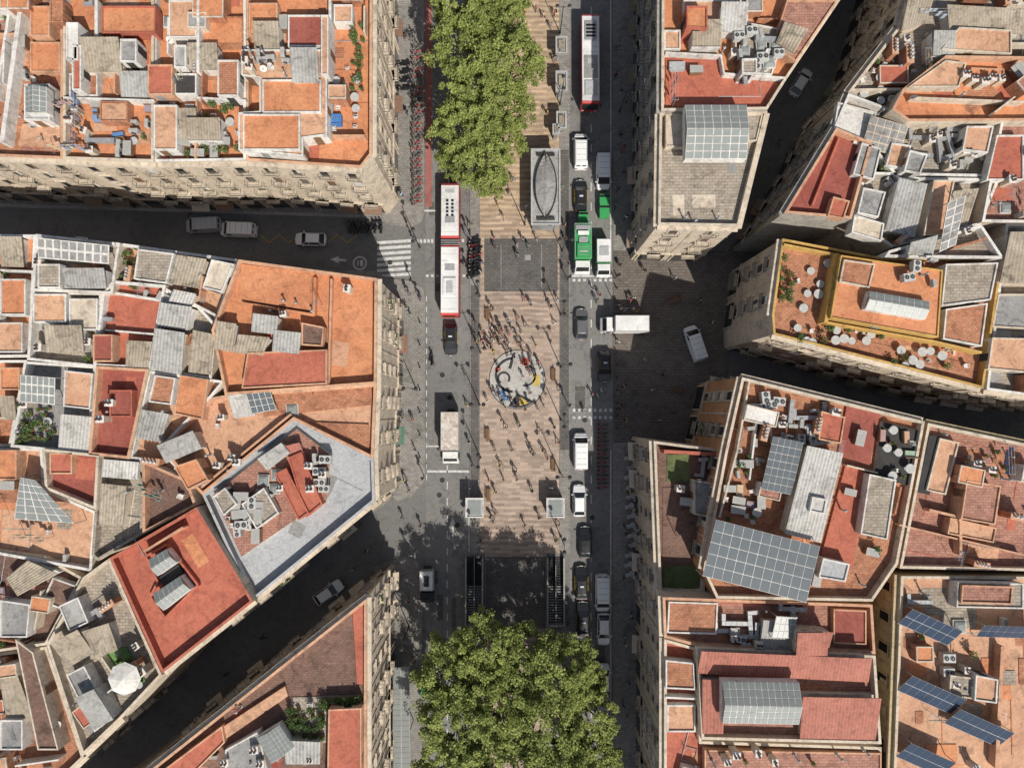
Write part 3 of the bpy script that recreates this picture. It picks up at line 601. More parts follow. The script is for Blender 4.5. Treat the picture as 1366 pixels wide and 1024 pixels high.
building('yellow_corner_building',[(1044,318),(1180,344),(1338,344),(1312,518),(1204,490),(1032,446),(1030,420)],18,'stone','terra',fac=[3,4,5,6],lip='yellow',clut=.0,trim='cream',pw=.25,feats=[
 ('S',[(1044,328),(1116,338),(1100,424),(1040,404)],.2,'terra'),('W',[(1118,338),(1102,430)],2.0,'yellow',.4),('W',[(1046,326),(1118,340)],1.3,'yellow',.25),('X',(1042,340,1056,400),9,['potted_shrub','potted_plant']),('X',(1058,340,1110,415),8,['patio_chair','patio_table']),
 ('P',[(1122,340),(1174,348),(1258,360),(1252,450),(1108,424)],2.6,'orange','yellow'),('G',[(1160,388),(1240,402),(1234,426),(1154,412)],3.4,8,2),('P',[(1126,346),(1168,352),(1160,384),(1120,376)],2.9,'terra','cream'),
 ('W',[(1104,430),(1250,456),(1310,470)],1.6,'yellow',.25),('S',[(1056,434),(1300,486),(1296,500),(1052,448)],.1,'terra'),('X',(1062,436,1180,458),20,['potted_plant','patio_chair','potted_plant','patio_table','potted_shrub']),('X',(1190,465,1290,488),14,['potted_shrub','patio_table','patio_chair']),
 ('P',[(1262,352),(1332,350),(1322,400),(1256,408)],2.2,'conc','white'),('P',[(1262,412),(1318,404),(1310,462),(1258,452)],1.4,'terra','white'),('X',(1200,345,1250,385),9,['air_conditioner','condenser_unit','vent_pipe'],2.6)])
building('apartment_building',[(1186,334),(1310,300),(1340,345),(1180,343)],18.8,'white','conc',lip='white',clut=.08,feats=[('F',[(1262,272),(1286,262),(1276,326),(1254,336)],2,2,6,'grey','white',.1),('C',[(1214,324),(1250,314),(1246,340),(1212,340)],2,'corrm',.4)])
building('apartment_building',[(1342,298),(1600,300),(1600,560),(1316,520)],17.6,'cream','grey',fac=[2],lip='white',clut=.06,feats=[('C',[(1346,310),(1400,310),(1400,380),(1336,376)],2.5,'corrb',.5),('P',[(1332,392),(1400,392),(1400,440),(1324,436)],1.2,'grey','cream'),('P',[(1324,450),(1400,452),(1400,500),(1318,492)],2,'peach','cream')])
# ---- block F/G/H (right lower)
building('apartment_building',[(990,503),(1234,562),(1198,752),(1164,802),(956,798),(938,760),(968,600)],18,'ochre','terra',fac=[0,6,5],lip='cream',clut=.04,trim='stone',feats=[
 ('X',(1002,528,1040,596),18,['condenser_unit','air_conditioner','chimney']),('X',(1050,545,1110,592),22,['condenser_unit','air_conditioner','ventilation_duct']),('S',[(1130,538),(1174,550),(1160,620),(1118,608)],.3,'red'),('P',[(1096,548),(1128,556),(1122,592),(1092,586)],1.5,'redl','peach'),
 ('P',[(1176,562),(1228,574),(1214,648),(1166,636)],.5,'dark','cream'),('X',(1178,570,1222,640),12,['patio_chair','patio_table','potted_plant','patio_sofa'],.5),
 ('F',[(1030,582),(1070,590),(1056,660),(1016,652)],2,5,7,'pvl','white',.04),('C',[(1076,594),(1124,604),(1096,724),(1048,712)],2.4,'corrw',.4),('W',[(1000,508),(984,600),(960,690)],1,'cream'),('P',[(1084,662),(1104,666),(1100,686),(1080,682)],2.9,'corrw','white'),
 ('S',[(1128,620),(1160,626),(1136,760),(1096,740)],.3,'redl'),('P',[(1160,632),(1196,640),(1184,720),(1148,712)],1.6,'conc','white'),('X',(970,600,1020,700),18,['patio_sofa','patio_chair','potted_plant','patio_table','air_conditioner','storage_locker']),
 ('F',[(954,692),(1092,728),(1076,804),(938,768)],3.0,11,5,'pvl','white',.035),('W',[(1010,560),(1000,640)],.9,'white'),('P',[(1098,744),(1134,752),(1128,776),(1092,770)],1.8,'greyl','white')])
building('low_annex_building',[(872,588),(966,600),(950,640),(940,790),(880,800)],14.5,'cream','brown',fac=[4],lip='cream',clut=.03,ph=1.2,sub=False,feats=[('S',r(890,606,920,642),.1,'grass'),('S',[(886,756),(934,752),(932,786),(886,790)],.1,'grass'),('W',[(886,602),(960,606)],1.6,'redl',.4),('X',(922,600,960,700),18,['condenser_unit','air_conditioner','chimney','potted_plant','storage_locker']),('P',[(926,640),(950,644),(946,690),(926,686)],2,'grey','cream'),('S',r(884,650,922,750),.08,'brown')])
building('apartment_building',[(884,796),(1164,806),(1168,872),(930,862),(886,850)],17.6,'cream','pink',fac=[4],lip='peach',clut=.02,feats=[('P',[(892,802),(958,804),(956,846),(890,844)],.9,'terra','white'),('X',(968,810,1060,860),30,['condenser_unit','air_conditioner','ventilation_duct','chimney','vent_pipe']),('C',[(1018,826),(1060,830),(1056,870),(1014,866)],1.5,'corrm',.3),
 ('C',[(1068,838),(1110,842),(1106,872),(1066,870)],2.2,'corrr',.6),('P',[(1112,812),(1156,814),(1156,860),(1112,858)],.8,'red','peach'),('F',[(1034,820),(1062,822),(1058,852),(1030,850)],2.2,4,3,'skyglass','white',.06)])
building('apartment_building',[(930,864),(1168,874),(1176,992),(936,986)],18.4,'cream','pink',lip='cream',clut=.0,feats=[('C',[(934,866),(1160,876),(1162,912),(932,900)],1.6,'corrr',1.0),('C',[(1068,926),(1172,928),(1172,990),(1070,988)],1.5,'corrr',1.2),('C',[(936,904),(966,906),(966,980),(938,980)],1.3,'corrr',.6),('G',[(964,908),(1066,910),(1066,966),(964,964)],3.0,12,3),('C',[(1062,842),(1104,842),(1106,876),(1064,876)],2.6,'corrr',.8)])
building('apartment_building',[(886,852),(930,864),(936,988),(1176,996),(1176,1200),(886,1200)],17.2,'cream','redl',fac=[5],lip='cream',clut=.04,feats=[('P',[(888,880),(926,884),(928,920),(888,918)],1.4,'terra','white'),('P',[(940,1000),(1176,1004),(1176,1060),(940,1060)],1.2,'pink','peach'),('W',[(888,930),(930,932)],1.2,'white'),('P',r(890,940,928,976),.9,'peach','white'),('X',(945,996,1160,1020),10,['vent_pipe','chimney','potted_plant'],1.2)])
building('apartment_building',[(1238,564),(1600,640),(1600,766),(1200,758)],18,'ochrel','pink',fac=[0,3],lip='cream',clut=.035,feats=[('P',[(1290,640),(1336,648),(1328,700),(1282,692)],2.0,'pink','peach'),('W',[(1240,680),(1282,690),(1282,740)],1.2,'peach',.3),('P',[(1268,690),(1330,704),(1326,724),(1264,712)],1.2,'peach','peach'),
 ('P',[(1254,584),(1280,590),(1262,660),(1236,654)],1.0,'peach','cream'),('S',[(1240,580),(1260,584),(1240,660),(1224,656)],.7,'dark'),('X',(1290,600,1350,640),12,['potted_plant','chimney','vent_pipe','clothes_line']),('W',[(1200,700),(1366,740)],1,'peach')])
building('apartment_building',[(1202,768),(1600,770),(1600,1200),(1186,1200)],18.4,'ochrel','peach',fac=[3],lip='cream',clut=.014,ph=.7,bal=False,feats=[
 ('F',rq(1240,836,72,26,24),1.2,6,2,'pv','metal',.03),('F',rq(1345,842,76,20,2),1.2,7,2,'pv','metal',.03),('F',rq(1242,926,78,28,24),1.2,7,2,'pv','metal',.03),('F',rq(1305,970,78,28,24),1.2,7,2,'pv','metal',.03),('F',rq(1234,1012,64,28,24),1.2,6,2,'pv','metal',.03),
 ('P',[(1278,776),(1366,778),(1366,812),(1276,810)],1.6,'conc','white'),('P',[(1284,780),(1352,782),(1350,806),(1282,804)],2.0,'pink','peach'),('P',[(1268,900),(1300,904),(1298,932),(1266,928)],1.5,'conc','cream'),('P',[(1302,900),(1332,906),(1330,938),(1300,934)],2.0,'peach','white'),('X',(1240,860,1330,960),14,['chimney','vent_pipe','condenser_unit']),
 ('W',[(1338,862),(1330,1024)],1.2,'peach',.4)])
# ---------------------------------------------------------------- ground
def slab(name,polys,z,k,z0=0,edge=None):
    mb=MB()
    for p in polys: mb.prism([P(x,y,z) for x,y in p],z0,z,edge or k,k)
    return mb.obj(name)
g=MB(); g.face([(-1500,-1500,0),(1500,-1500,0),(1500,1500,0),(-1500,1500,0)],'asphalt'); g.obj('ground')
def sheet(name,polys,z,k):
    mb=MB()
    for p in polys:
        w=[P(x,y,z) for x,y in p]
        if area(w)<0: w=w[::-1]
        mb.face([(x,y,z) for x,y in w],k)
    return mb.obj(name)
sheet('road',[r(568,-300,627,1400),r(760,-300,818,1400)],.004,'asphalt_lane')
slab('promenade',[r(640,-300,746,738),r(647,738,729,1400)],.13,'prom',0,'kerb')
slab('promenade_border',[r(627,-300,639.8,738),r(746.2,-300,760,738),r(627,834,646.8,1400),r(729.2,834,760,1400)],.126,'sidewalk',0,'kerb')
slab('sidewalk',[[(-300,268),(480,290),(506,292),(522,300),(548,302),(562,296),(566,284),(566,-300),(480,-300),(480,240),(-300,240)],
 [(-300,330),(500,362),(520,372),(548,374),(564,384),(567,400),(567,640),(548,662),(530,668),(500,640)],
 [(500,756),(540,742),(558,750),(563,770),(563,1400),(480,1400)],
 [(818,-300),(870,-300),(870,334),(818,334)],[(818,590),(872,590),(872,1400),(818,1400)]],.12,'sidewalk',0,'kerb')
slab('plaza_paving',[[(818,334.3),(970,334.3),(1010,300),(1030,330),(975,470),(955,589.6),(818,589.6)]],.124,'plaza',0,'kerb')
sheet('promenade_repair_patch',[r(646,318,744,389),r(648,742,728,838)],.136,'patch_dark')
sheet('drain_grating',[r(668,326,668.8,384),r(722,326,722.8,384),r(700,340,708,347)],.141,'grey')
sheet('promenade_border_patch',[r(628,380,639,640),r(747,200,759,600)],.131,'patch_dark')
rp=random.Random(21); pl1=[];pl2=[]
for i in range(30):
    x=rp.choice((rp.uniform(572,618),rp.uniform(764,806),rp.uniform(500,560))); y=rp.uniform(0,1020); w=rp.uniform(4,14); l=rp.uniform(8,46)
    if x<568 and not(300<y<372 or 665<y<740): continue
    (pl1 if rp.random()<.5 else pl2).append(r(x,y,x+w,y+l))
for i,p in enumerate(pl1): sheet('asphalt_patch',[p],.0048+.00008*i,'asphalt')
for i,p in enumerate(pl2): sheet('asphalt_patch',[p],.0062+.00008*i,'patch_dark')
slab('side_street_kerb',[[(-300,262),(480,286),(480,290),(-300,266)]],.15,'kerb')
ml=[]
for i in range(7): ml.append([(503,322+i*7.4),(548,319+i*7.4),(548,323+i*7.4),(503,326+i*7.4)])
for x in range(555,580,5): ml.append(r(x,319,x+3.2,324))
for x in range(568,626,7): ml.append(r(x,366.1,x+3.6,369.5))
for x in range(616,640,6): ml.append(r(x,319,x+3,323))
for x in range(764,816,7): ml+= [r(x,545,x+3.6,549),r(x,555,x+3.6,558.5),r(x,372,x+3.6,375.5)]
for y in range(395,640,14): ml.append(r(568.4,y,569.6,y+7))
for y in range(620,1000,22): ml.append(r(596,y,597.3,y+10))
for y in range(0,300,24): ml.append(r(598,y,599.2,y+11))
for y in range(10,1020,26): ml.append(r(788,y,789.3,y+11))
ml+=[r(553,280,582,282.3),r(570,627,626,630),r(570,594,590,596),r(762,367,816,369.4),r(814,0,815.4,330),r(814,600,815.4,1000),r(625,640,626.3,735)]
sheet('road_marking',ml,.011,'mark')
sheet('street_arrow_marking',[[(440,346),(452,342),(452,345),(462,346),(462,349),(452,348),(452,351)],[(600,700),(604,690),(608,700),(605,700),(605,715),(603,715),(603,700)],[(775,130),(779,120),(783,130),(780,130),(780,145),(778,145),(778,130)]],.0115,'mark')
zz=[]
for i in range(6):
    x=345+i*26; zz+= [[(x,312),(x+2,312),(x+15,324),(x+13,324)],[(x+13,324),(x+15,324),(x+28,313),(x+26,313)]]
sheet('yellow_zigzag_marking',zz[:10],.011,'marky')
mb=MB(); cx,cy=P(480,351,.009)
mb2=[(cx+1.0*math.cos(a*.3927),cy+1.0*math.sin(a*.3927)) for a in range(16)]; mb2i=[(cx+.8*math.cos(a*.3927),cy+.8*math.sin(a*.3927)) for a in range(16)]
for i in range(16):
    j=(i+1)%16; mb.face([(*mb2[i],.012),(*mb2[j],.012),(*mb2i[j],.012),(*mb2i[i],.012)],'mark')
mb.box(cx-.25,cy,.004,.15,.8,.008,'mark'); mb.box(cx+.25,cy,.004,.4,.8,.008,'mark'); mb.obj('speed_limit_marking')
sheet('bike_lane',[r(567.2,-300,576,276),r(798,560,801,650)],.0128,'bikelane')
for (x,y) in [(600,530),(590,500),(610,700),(590,640),(780,560),(790,690),(586,660),(590,860),(520,350),(540,710)]:
    m=MB(); X,Y=P(x,y); m.tube((X,Y,.0),(X,Y,.016),.36,'dark',18); m.obj('manhole_cover')
# mosaic
def blob(pts,z,k,name,par):
    m=MB(); w=[P(x,y,z) for x,y in pts]
    if area(w)<0: w=w[::-1]
    m.face([(x,y,z) for x,y in w],k); o=m.obj(name,par); return o
mz=empty('pavement_mosaic')
def circ(cx,cy,rx,ry,a0=0,a1=360,n=28): return [(cx+rx*math.cos(math.radians(a0+(a1-a0)*i/n)),cy+ry*math.sin(math.radians(a0+(a1-a0)*i/n))) for i in range(n+(a1-a0<360))]
blob(circ(690,506,38,40),.136,'mz_k','border',mz); blob(circ(690,506,36.8,38.8),.14,'mz_w','field',mz)
def arc(cx,cy,r0,r1,a0,a1,z,k):
    blob(circ(cx,cy,r1,r1,a0,a1,16)+circ(cx,cy,r0,r0,a0,a1,16)[::-1],z,k,'band',mz)
arc(684,500,20.5,24,90,270,.144,'mz_k'); arc(672,504,6,9,120,400,.144,'mz_k'); blob(circ(700,482,6,5),.144,'mz_r','disc_red',mz)
blob(circ(690,506,36,38,50,110,12)+[(690,524)],.144,'mz_k','lower_wedge',mz); blob(circ(690,506,33,35,62,84,8)+[(692,528)],.148,'mz_y','yellow_wedge',mz)
blob([(712,498),(720,500),(721,512),(713,516),(710,506)],.144,'mz_y','yellow_field',mz); blob([(664,522),(672,518),(678,534),(672,534)],.144,'mz_b','blue_field',mz)
arc(700,500,13,15.5,-80,100,.144,'mz_k'); blob([(684,470),(688,470),(682,492),(678,491)],.144,'mz_k','stroke',mz); blob(circ(664,492,4,4),.144,'mz_r','dot_red',mz)
# ---------------------------------------------------------------- vehicles
def loft(m,secs,k):
    n=len(secs[0])
    for a,b in zip(secs,secs[1:]):
        for i in range(n):
            j=(i+1)%n; m.face([a[i],a[j],b[j],b[i]],k)
    m.face(secs[0][::-1],k); m.face(secs[-1],k)
def wheel(m,x,y,R_=.33,w=.22):
    m.tube((x-w/2,y,R_),(x+w/2,y,R_),R_,'tyre',16); s=1 if x>0 else -1
    m.tube((x+s*w/2,y,R_),(x+s*(w/2+.015),y,R_),R_*.6,'metal',12)
def mkcar(L,W,Hh,belt,f0,f1,r1,r0,kind='car',body='paint'):
    m=MB(); w=W/2; secs=[]
    hood=belt-.05 if kind=='car' else belt
    for y,f,t in((-L/2,.80,belt-.22),(-L/2+.08,.9,belt-.06),(-L/2+.45,.98,belt),(-L*.2,1,belt),(f0-.1,1,belt),(f0+.15,.99,hood),(L/2-.55,.96,hood-.10),(L/2-.18,.88,hood-.2),(L/2,.72,hood-.36)):
        a=w*f; secs.append([(-a*.93,y,.24),(-a,y,.42),(-a*.99,y,t-.16),(-a*.90,y,t),(a*.90,y,t),(a*.99,y,t-.16),(a,y,.42),(a*.93,y,.24)])
    loft(m,[s[::-1] for s in secs],body)
    b=w*.90; tp=w*(.70 if kind=='car' else .84)
    lo=[(-b,r0,belt-.02),(b,r0,belt-.02),(b,f0,belt-.02),(-b,f0,belt-.02)]; hi=[(-tp,r1,Hh-.03),(tp,r1,Hh-.03),(tp,f1,Hh-.03),(-tp,f1,Hh-.03)]
    sidek='glass' if kind=='car' else body
    m.face([lo[0],lo[1],hi[1],hi[0]],'glass' if kind=='car' else body); m.face([lo[2],lo[3],hi[3],hi[2]],'glass')
    m.face([lo[1],lo[2],hi[2],hi[1]],sidek); m.face([lo[3],lo[0],hi[0],hi[3]],sidek)
    o=.03; rs=[]
    for t,dz in((0,0),(.06,.05),(.5,.075),(.94,.05),(1,0)):
        y=r1-o+(f1-r1+2*o)*t; rs.append([(-tp-o,y,Hh-.06),(-tp*.85,y,Hh-.03+dz*.7),(0,y,Hh-.03+dz),(tp*.85,y,Hh-.03+dz*.7),(tp+o,y,Hh-.06)])
    loft(m,[s[::-1] for s in rs],body)
    for i in range(4): m.tube(Vector(lo[i]),Vector(hi[i]),.045,body,5)
    mid=.1; m.tube((-b,mid,belt),(-tp,mid,Hh-.05),.045,body,5); m.tube((b,mid,belt),(tp,mid,Hh-.05),.045,body,5)
    if kind=='van':
        for s in(-1,1):
            m.face([(s*(b+.005),f0-.35,belt+.05),(s*(b+.005),f0-1.2,belt+.05),(s*(tp+.03),f0-1.3,Hh-.25),(s*(tp+.03),f1-.15,Hh-.25)],'glass')
        for t in(-1,1): m.box(t*tp*.5,(r0+r1)/2-.02,belt,.0+tp*.7,.03,Hh-belt-.3,'glass')
        for i in range(4): m.box(0,r1+.5+i*.8,Hh+.02,tp*1.6,.05,.03,'metal')
    for x in(-w+.1,w-.1):
        wheel(m,x,L/2-.85,.33 if kind=='car' else .36); wheel(m,x,-L/2+.8,.33 if kind=='car' else .36)
    for s in(-1,1):
        m.box(s*w*.6,L/2-.14,hood-.42,.34,.16,.14,'lamp_w',-s*.25); m.box(s*w*.68,-L/2+.02,belt-.32,.3,.08,.18,'lamp_r'); m.box(s*(w+.09),f0-.3,belt-.02,.2,.12,.14,body)
    m.box(0,L/2-.02,.32,.9,.08,.2,'black'); m.box(0,L/2-.0,.5,.5,.08,.1,'lamp_w'); m.box(0,-L/2-.0,.55,.5,.06,.11,'lamp_w')
    return m
CAR=bake(mkcar(4.3,1.8,1.45,.92,1.15,.45,-1.35,-1.95).mesh('car'),.02)
SMALL=bake(mkcar(3.7,1.7,1.5,.95,1.1,.5,-1.3,-1.65).mesh('hatch'),.02)
VAN=bake(mkcar(5.0,1.95,2.0,1.15,1.9,1.15,-2.2,-2.4,'van').mesh('van'),.02)
tm=mkcar(4.5,1.8,1.5,.92,1.2,.5,-1.45,-2.05)
for s in(-1,1):
    for y in(.45,-.62): tm.box(s*.905,y,.4,.025,.9,.42,'vyellow')
tm.box(0,-.3,1.52,.5,.2,.14,'lamp_w')
TAXI=bake(tm.mesh('taxi'),.02)
WHT=(.78,.78,.77);SIL=(.42,.43,.44);BLK=(.02,.02,.022);GRY=(.12,.12,.13)
hp=math.pi/2
for n,me,x,y,a,c in [('delivery_van',VAN,775,201,0,WHT),('delivery_van',VAN,805,228,math.pi,WHT),('delivery_van',VAN,775,602,0,WHT),('parked_car',CAR,773,668,0,WHT),('delivery_van',VAN,804,791,math.pi,WHT),('parked_car',CAR,806,840,math.pi,WHT),
 ('parked_car',CAR,781,724,0,BLK),('taxi_cab',TAXI,776,778,0,BLK),('taxi_cab',TAXI,778,826,0,BLK),('taxi_cab',TAXI,601,452,math.pi,BLK),('taxi_cab',TAXI,775,260,0,BLK),('taxi_cab',TAXI,807,487,math.pi,BLK),('parked_car',CAR,776,432,0,GRY),
 ('delivery_van',VAN,271,300,hp+.05,SIL),('delivery_van',VAN,317,306,hp-.04,WHT),('parked_car',CAR,413,318,hp-.03,WHT),('delivery_van',VAN,928,458,math.radians(18),WHT),('parked_car',CAR,1070,108,math.radians(-33),WHT),('parked_car',CAR,437,791,math.radians(-55),WHT),
 ('parked_car',SMALL,607,222,0,BLK),('parked_car',SMALL,806,905,0,WHT),('parked_car',SMALL,806,945,0,SIL),('parked_car',SMALL,778,905,0,BLK)]:
    put(n,me,x,y,1.1,.014,a,1,c)
def busseg(m,y0,y1,front=False,rear=False,z=3.1):
    w=1.27
    def sec(y,f,zt,): return [(-w*f,y,.3),(-w*f,y,zt-.25),(-w*f*.94,y,zt),(w*f*.94,y,zt),(w*f,y,zt-.25),(w*f,y,.3)]
    S=[sec(y0,.93 if rear else 1,z-.1),sec(y0+.25,1,z),sec(y1-.25,1,z),sec(y1,.93 if front else 1,z-.12)]
    loft(m,[s[::-1] for s in S],'vred')
    m.box(0,(y0+y1)/2,z+.003,w*1.86,(y1-y0)-.6,.06,'vwhite')
    for s in(-1,1):
        m.box(s*(w+.005),(y0+y1)/2,1.25,.02,y1-y0-.7,1.1,'glass')
        for y in [y0+1+i*1.45 for i in range(int((y1-y0-1)/1.45))]: m.box(s*(w+.02),y,1.25,.02,.08,1.1,'black')
        m.box(s*(w-.16),(y0+y1)/2,z+.0,.08,y1-y0-1.2,.1,'vwhite')
    for k in range(int((y1-y0)/1.5)): m.box(0,y0+.8+1.5*k,z+.064,w*1.7,.03,.02,'greyl')
    if front:
        m.box(0,y1+.0,1.0,2.2,.05,1.7,'glass'); m.box(-.85,y1+.02,.55,.3,.06,.2,'lamp_w'); m.box(.85,y1+.02,.55,.3,.06,.2,'lamp_w'); m.box(1.45,y1-.05,2.0,.2,.12,.4,'black'); m.box(-1.45,y1-.05,2.0,.2,.12,.4,'black')
    if rear: m.box(0,y0-.01,1.6,1.9,.04,.9,'glass'); m.box(-1,y0-.01,.8,.2,.05,.3,'lamp_r'); m.box(1,y0-.01,.8,.2,.05,.3,'lamp_r')
bm=MB(); busseg(bm,-9.0,.55,False,True); busseg(bm,1.5,9.0,True)
for i in range(6): bm.box(0,.62+.15*i,.5,2.3 if i%2 else 2.45,.13,2.45,'black' if i%2 else 'grey')
for y in(4.0,-2.5): bm.box(0,y,3.17,1.3,.9,.05,'metal')
for i in range(5):
    for x in(-.35,.35): bm.box(x,6.6-.5*i,3.17,.34,.3,.06,'black')
bm.box(0,-5.2,3.17,1.7,2.4,.22,'vwhite'); bm.box(0,-5.2,3.392,.9,1.6,.02,'greyl'); bm.box(0,7.9,3.17,1.2,.5,.04,'greyl')
for y in(7.0,2.9,-1.5,-6.5):
    for x in(-1.12,1.12): wheel(bm,x,y,.48,.3)
BUS=bake(bm.mesh('bus'),.03); put('articulated_bus',BUS,600,332,3.1,.014,0)
bm=MB(); busseg(bm,-6.2,6.2,True,True)
bm.box(0,4.2,3.17,1.6,2,.22,'greyl'); bm.box(0,-3.8,3.17,1.6,2.6,.2,'metal'); bm.box(0,.4,3.17,.8,.8,.06,'greyl'); bm.box(0,1.2,3.17,1.9,3.2,.05,'grey')
for i in range(4): bm.box(0,-3.0-.5*i,3.38,1.3,.3,.02,'black')
for y in(3.9,-3.4):
    for x in(-1.12,1.12): wheel(bm,x,y,.48,.3)
put('city_bus',bake(bm.mesh('bus2'),.03),788,78,3.1,.014,math.pi)
def truck(box,L,Wd=2.2,z=3.1,cab='vwhite',side=None):
    m=MB(); w=Wd/2; cl=1.6
    S=[]
    for y,zt in((L/2-cl,2.2),(L/2-.75,2.25),(L/2-.3,1.5),(L/2,1.15)):
        S.append([(-w*.93,y,.4),(-w*.95,y,1.1),(-w*.85,y,zt),(w*.85,y,zt),(w*.95,y,1.1),(w*.93,y,.4)])
    loft(m,[s[::-1] for s in S],cab)
    m.face([(-w*.78,L/2-.27,1.53),(w*.78,L/2-.27,1.53),(w*.74,L/2-.68,2.23),(-w*.74,L/2-.68,2.23)],'glass')
    for s in(-1,1): m.box(s*w*.93,L/2-1.1,1.25,.08,.7,.65,'glass'); m.box(s*(w+.1),L/2-.5,1.4,.2,.1,.35,'black'); m.box(s*w*.65,L/2,.65,.3,.06,.18,'lamp_w')
    m.box(0,-.9+.0,.5,1.0,L-.3-cl+.9,.25,'dark')
    bl=L-cl-.2; yc=-L/2+bl/2
    m.box(0,yc,.75,Wd,bl,z-.75,side or box,0,box)
    for s in(-1,1): m.box(s*(w-.03),yc,z+.002,.07,bl,.04,'metal')
    for t in(-1,1): m.box(0,yc+t*(bl/2-.04),z+.002,Wd-.16,.07,.04,'metal')
    m.box(0,-L/2-.01,.9,Wd-.2,.03,z-1.1,'grey'); m.box(0,-L/2-.03,.9,.04,.03,z-1.1,'dark')
    for y in(L/2-.9,-L/2+1.1):
        for x in(-w+.15,w-.15): wheel(m,x,y,.42,.28)
    return m
put('box_truck',bake(truck('vdirty',7.0,2.4,3.1).mesh('t1'),.02),600,584,2.8,.014,math.pi)
put('delivery_truck',bake(truck('vwhite',6.4,2.2,3.0).mesh('t2'),.02),834,432,2.6,.13,hp)
m=truck('vgreen',6.6,2.3,2.9,'vwhite'); m.box(0,.5,2.95,1.7,2.0,.3,'vgreen'); m.box(0,-1.0,2.95,1.2,.8,.2,'metal'); m.box(0,-2.7,1.2,2.0,.6,1.9,'metal'); m.box(0,-1.9,2.95,1.5,.5,.4,'vwhite'); m.box(0,.6,3.26,1.1,.08,.1,'white')
for i in range(4): m.box(0,-.0+.35*i,3.25,1.5,.05,.05,'metal')
GT=bake(m.mesh('t3'),.02); put('garbage_truck',GT,778,330,2.8,.014,math.pi)
m=truck('vwhite',5.0,2.0,2.5,'vwhite','vgreen'); m.box(0,-.8,2.5,1.2,1.2,.15,'greyl'); put('street_sweeper_truck',bake(m.mesh('t4'),.02),806,343,2.4,.014,math.pi)
m=truck('vwhite',4.4,1.8,2.2,'black'); m.box(0,-.9,2.25,.7,1.4,.1,'black'); put('minibus_van',bake(m.mesh('t5'),.02),569,783,2,.13,math.pi)
m=MB()
m.box(0,0,.2,1.3,1.7,1.1,'vgreen'); m.box(0,0,1.3,1.36,.8,.1,'vgreen'); m.box(0,.55,1.3,1.3,.3,.08,'black'); m.box(0,-.5,1.3,1.3,.5,.08,'vgreen')
for x in(-.5,.5):
    for y in(-.6,.6): wheel(m,x,y,.12,.08)
m.box(-.7,0,.8,.08,.3,.2,'metal'); m.box(.7,0,.8,.08,.3,.2,'metal')
WC=bake(m.mesh('wc'),.04)
for x,y in((806,268),(806,282),(568,916),(778,291)): put('waste_container',WC,x,y,1,.12 if x==568 else .014,0,1.0)
# bicycle & motorcycle
def torus(m,c,Rr,rr,k,n=16):
    for i in range(n):
        a=2*math.pi*i/n;b=2*math.pi*(i+1)/n
        m.tube((c[0],c[1]+Rr*math.cos(a),c[2]+Rr*math.sin(a)),(c[0],c[1]+Rr*math.cos(b),c[2]+Rr*math.sin(b)),rr,k,4)
def bike(fr):
    m=MB(); torus(m,(0,.52,.34),.32,.02,'tyre',14); torus(m,(0,-.52,.34),.32,.02,'tyre',14)
    A=(0,-.52,.34);Bq=(0,-.05,.3);C=(0,-.2,.78);D=(0,.38,.8);E=(0,.52,.34)
    for a,b in((A,Bq),(A,C),(Bq,C),(Bq,D),(C,D),(D,E)): m.tube(a,b,.025,fr,5)
    m.tube(C,(0,-.24,.93),.018,'metal',5); m.box(0,-.25,.93,.15,.28,.06,'black'); m.tube(D,(0,.36,1.0),.018,'metal',5); m.tube((-.28,.3,1.02),(.28,.3,1.02),.018,'black',5)
    m.tube((-.1,-.05,.3),(.1,-.05,.3),.02,'metal',5); m.box(.13,-.05,.2,.08,.1,.03,'black'); m.box(-.13,-.05,.36,.08,.1,.03,'black'); m.box(0,.62,.72,.3,.22,.15,'black'); m.box(0,-.62,.66,.12,.4,.03,fr)
    return m.mesh('bike')
BK=bike('vred'); BK2=bike('black')
for i in range(27): put('bicycle',BK if i%3 else BK2,556+R.uniform(-1,1),62+i*8,.6,.12,hp+.35+R.gauss(0,.06))
for i in range(16): put('bicycle',BK if i%2 else BK2,804,566+i*5.6,.6,.014,hp+R.gauss(0,.05))
def moto():
    m=MB()
    for y in(.65,-.62): m.tube((-.06,y,.3),(.06,y,.3),.3,'tyre',14); m.tube((-.07,y,.3),(.07,y,.3),.16,'metal',10)
    S=[]
    for y,w,z0,z1 in((-.85,.08,.62,.75),(-.5,.17,.4,.82),(0,.18,.3,.78),(.2,.12,.28,.45),(.42,.18,.3,.8),(.6,.12,.55,1.0)):
        S.append([(-w,y,z0),(-w*.8,y,z1),(w*.8,y,z1),(w,y,z0)])
    loft(m,[s[::-1] for s in S],'paint'); m.box(0,-.3,.80,.28,.75,.1,'black'); m.tube((0,.65,.3),(0,.45,1.0),.04,'metal',6); m.tube((-.36,.42,1.02),(.36,.42,1.02),.025,'black',6); m.box(0,.62,.85,.16,.1,.14,'lamp_w'); m.box(0,-.85,.8,.35,.32,.28,'black'); m.box(0,.56,1.0,.3,.03,.3,'glass')
    m.box(-.4,.45,1.08,.1,.03,.07,'black'); m.box(.4,.45,1.08,.1,.03,.07,'black')
    return bake(m.mesh('moto'),.02)
MO=moto()
for i in range(11): put('motorcycle',MO,633+R.uniform(-1.5,1.5),322+i*4.6,.7,.13,hp+.3+R.gauss(0,.1),1,R.choice([BLK,BLK,GRY,(.3,.02,.02)]))
put('motorcycle',MO,576,478,.7,.014,0,1,BLK)
for i in range(4): put('motorcycle',MO,538+i*.4,85+i*11,.7,.12,hp+R.gauss(0,.1),1,BLK)
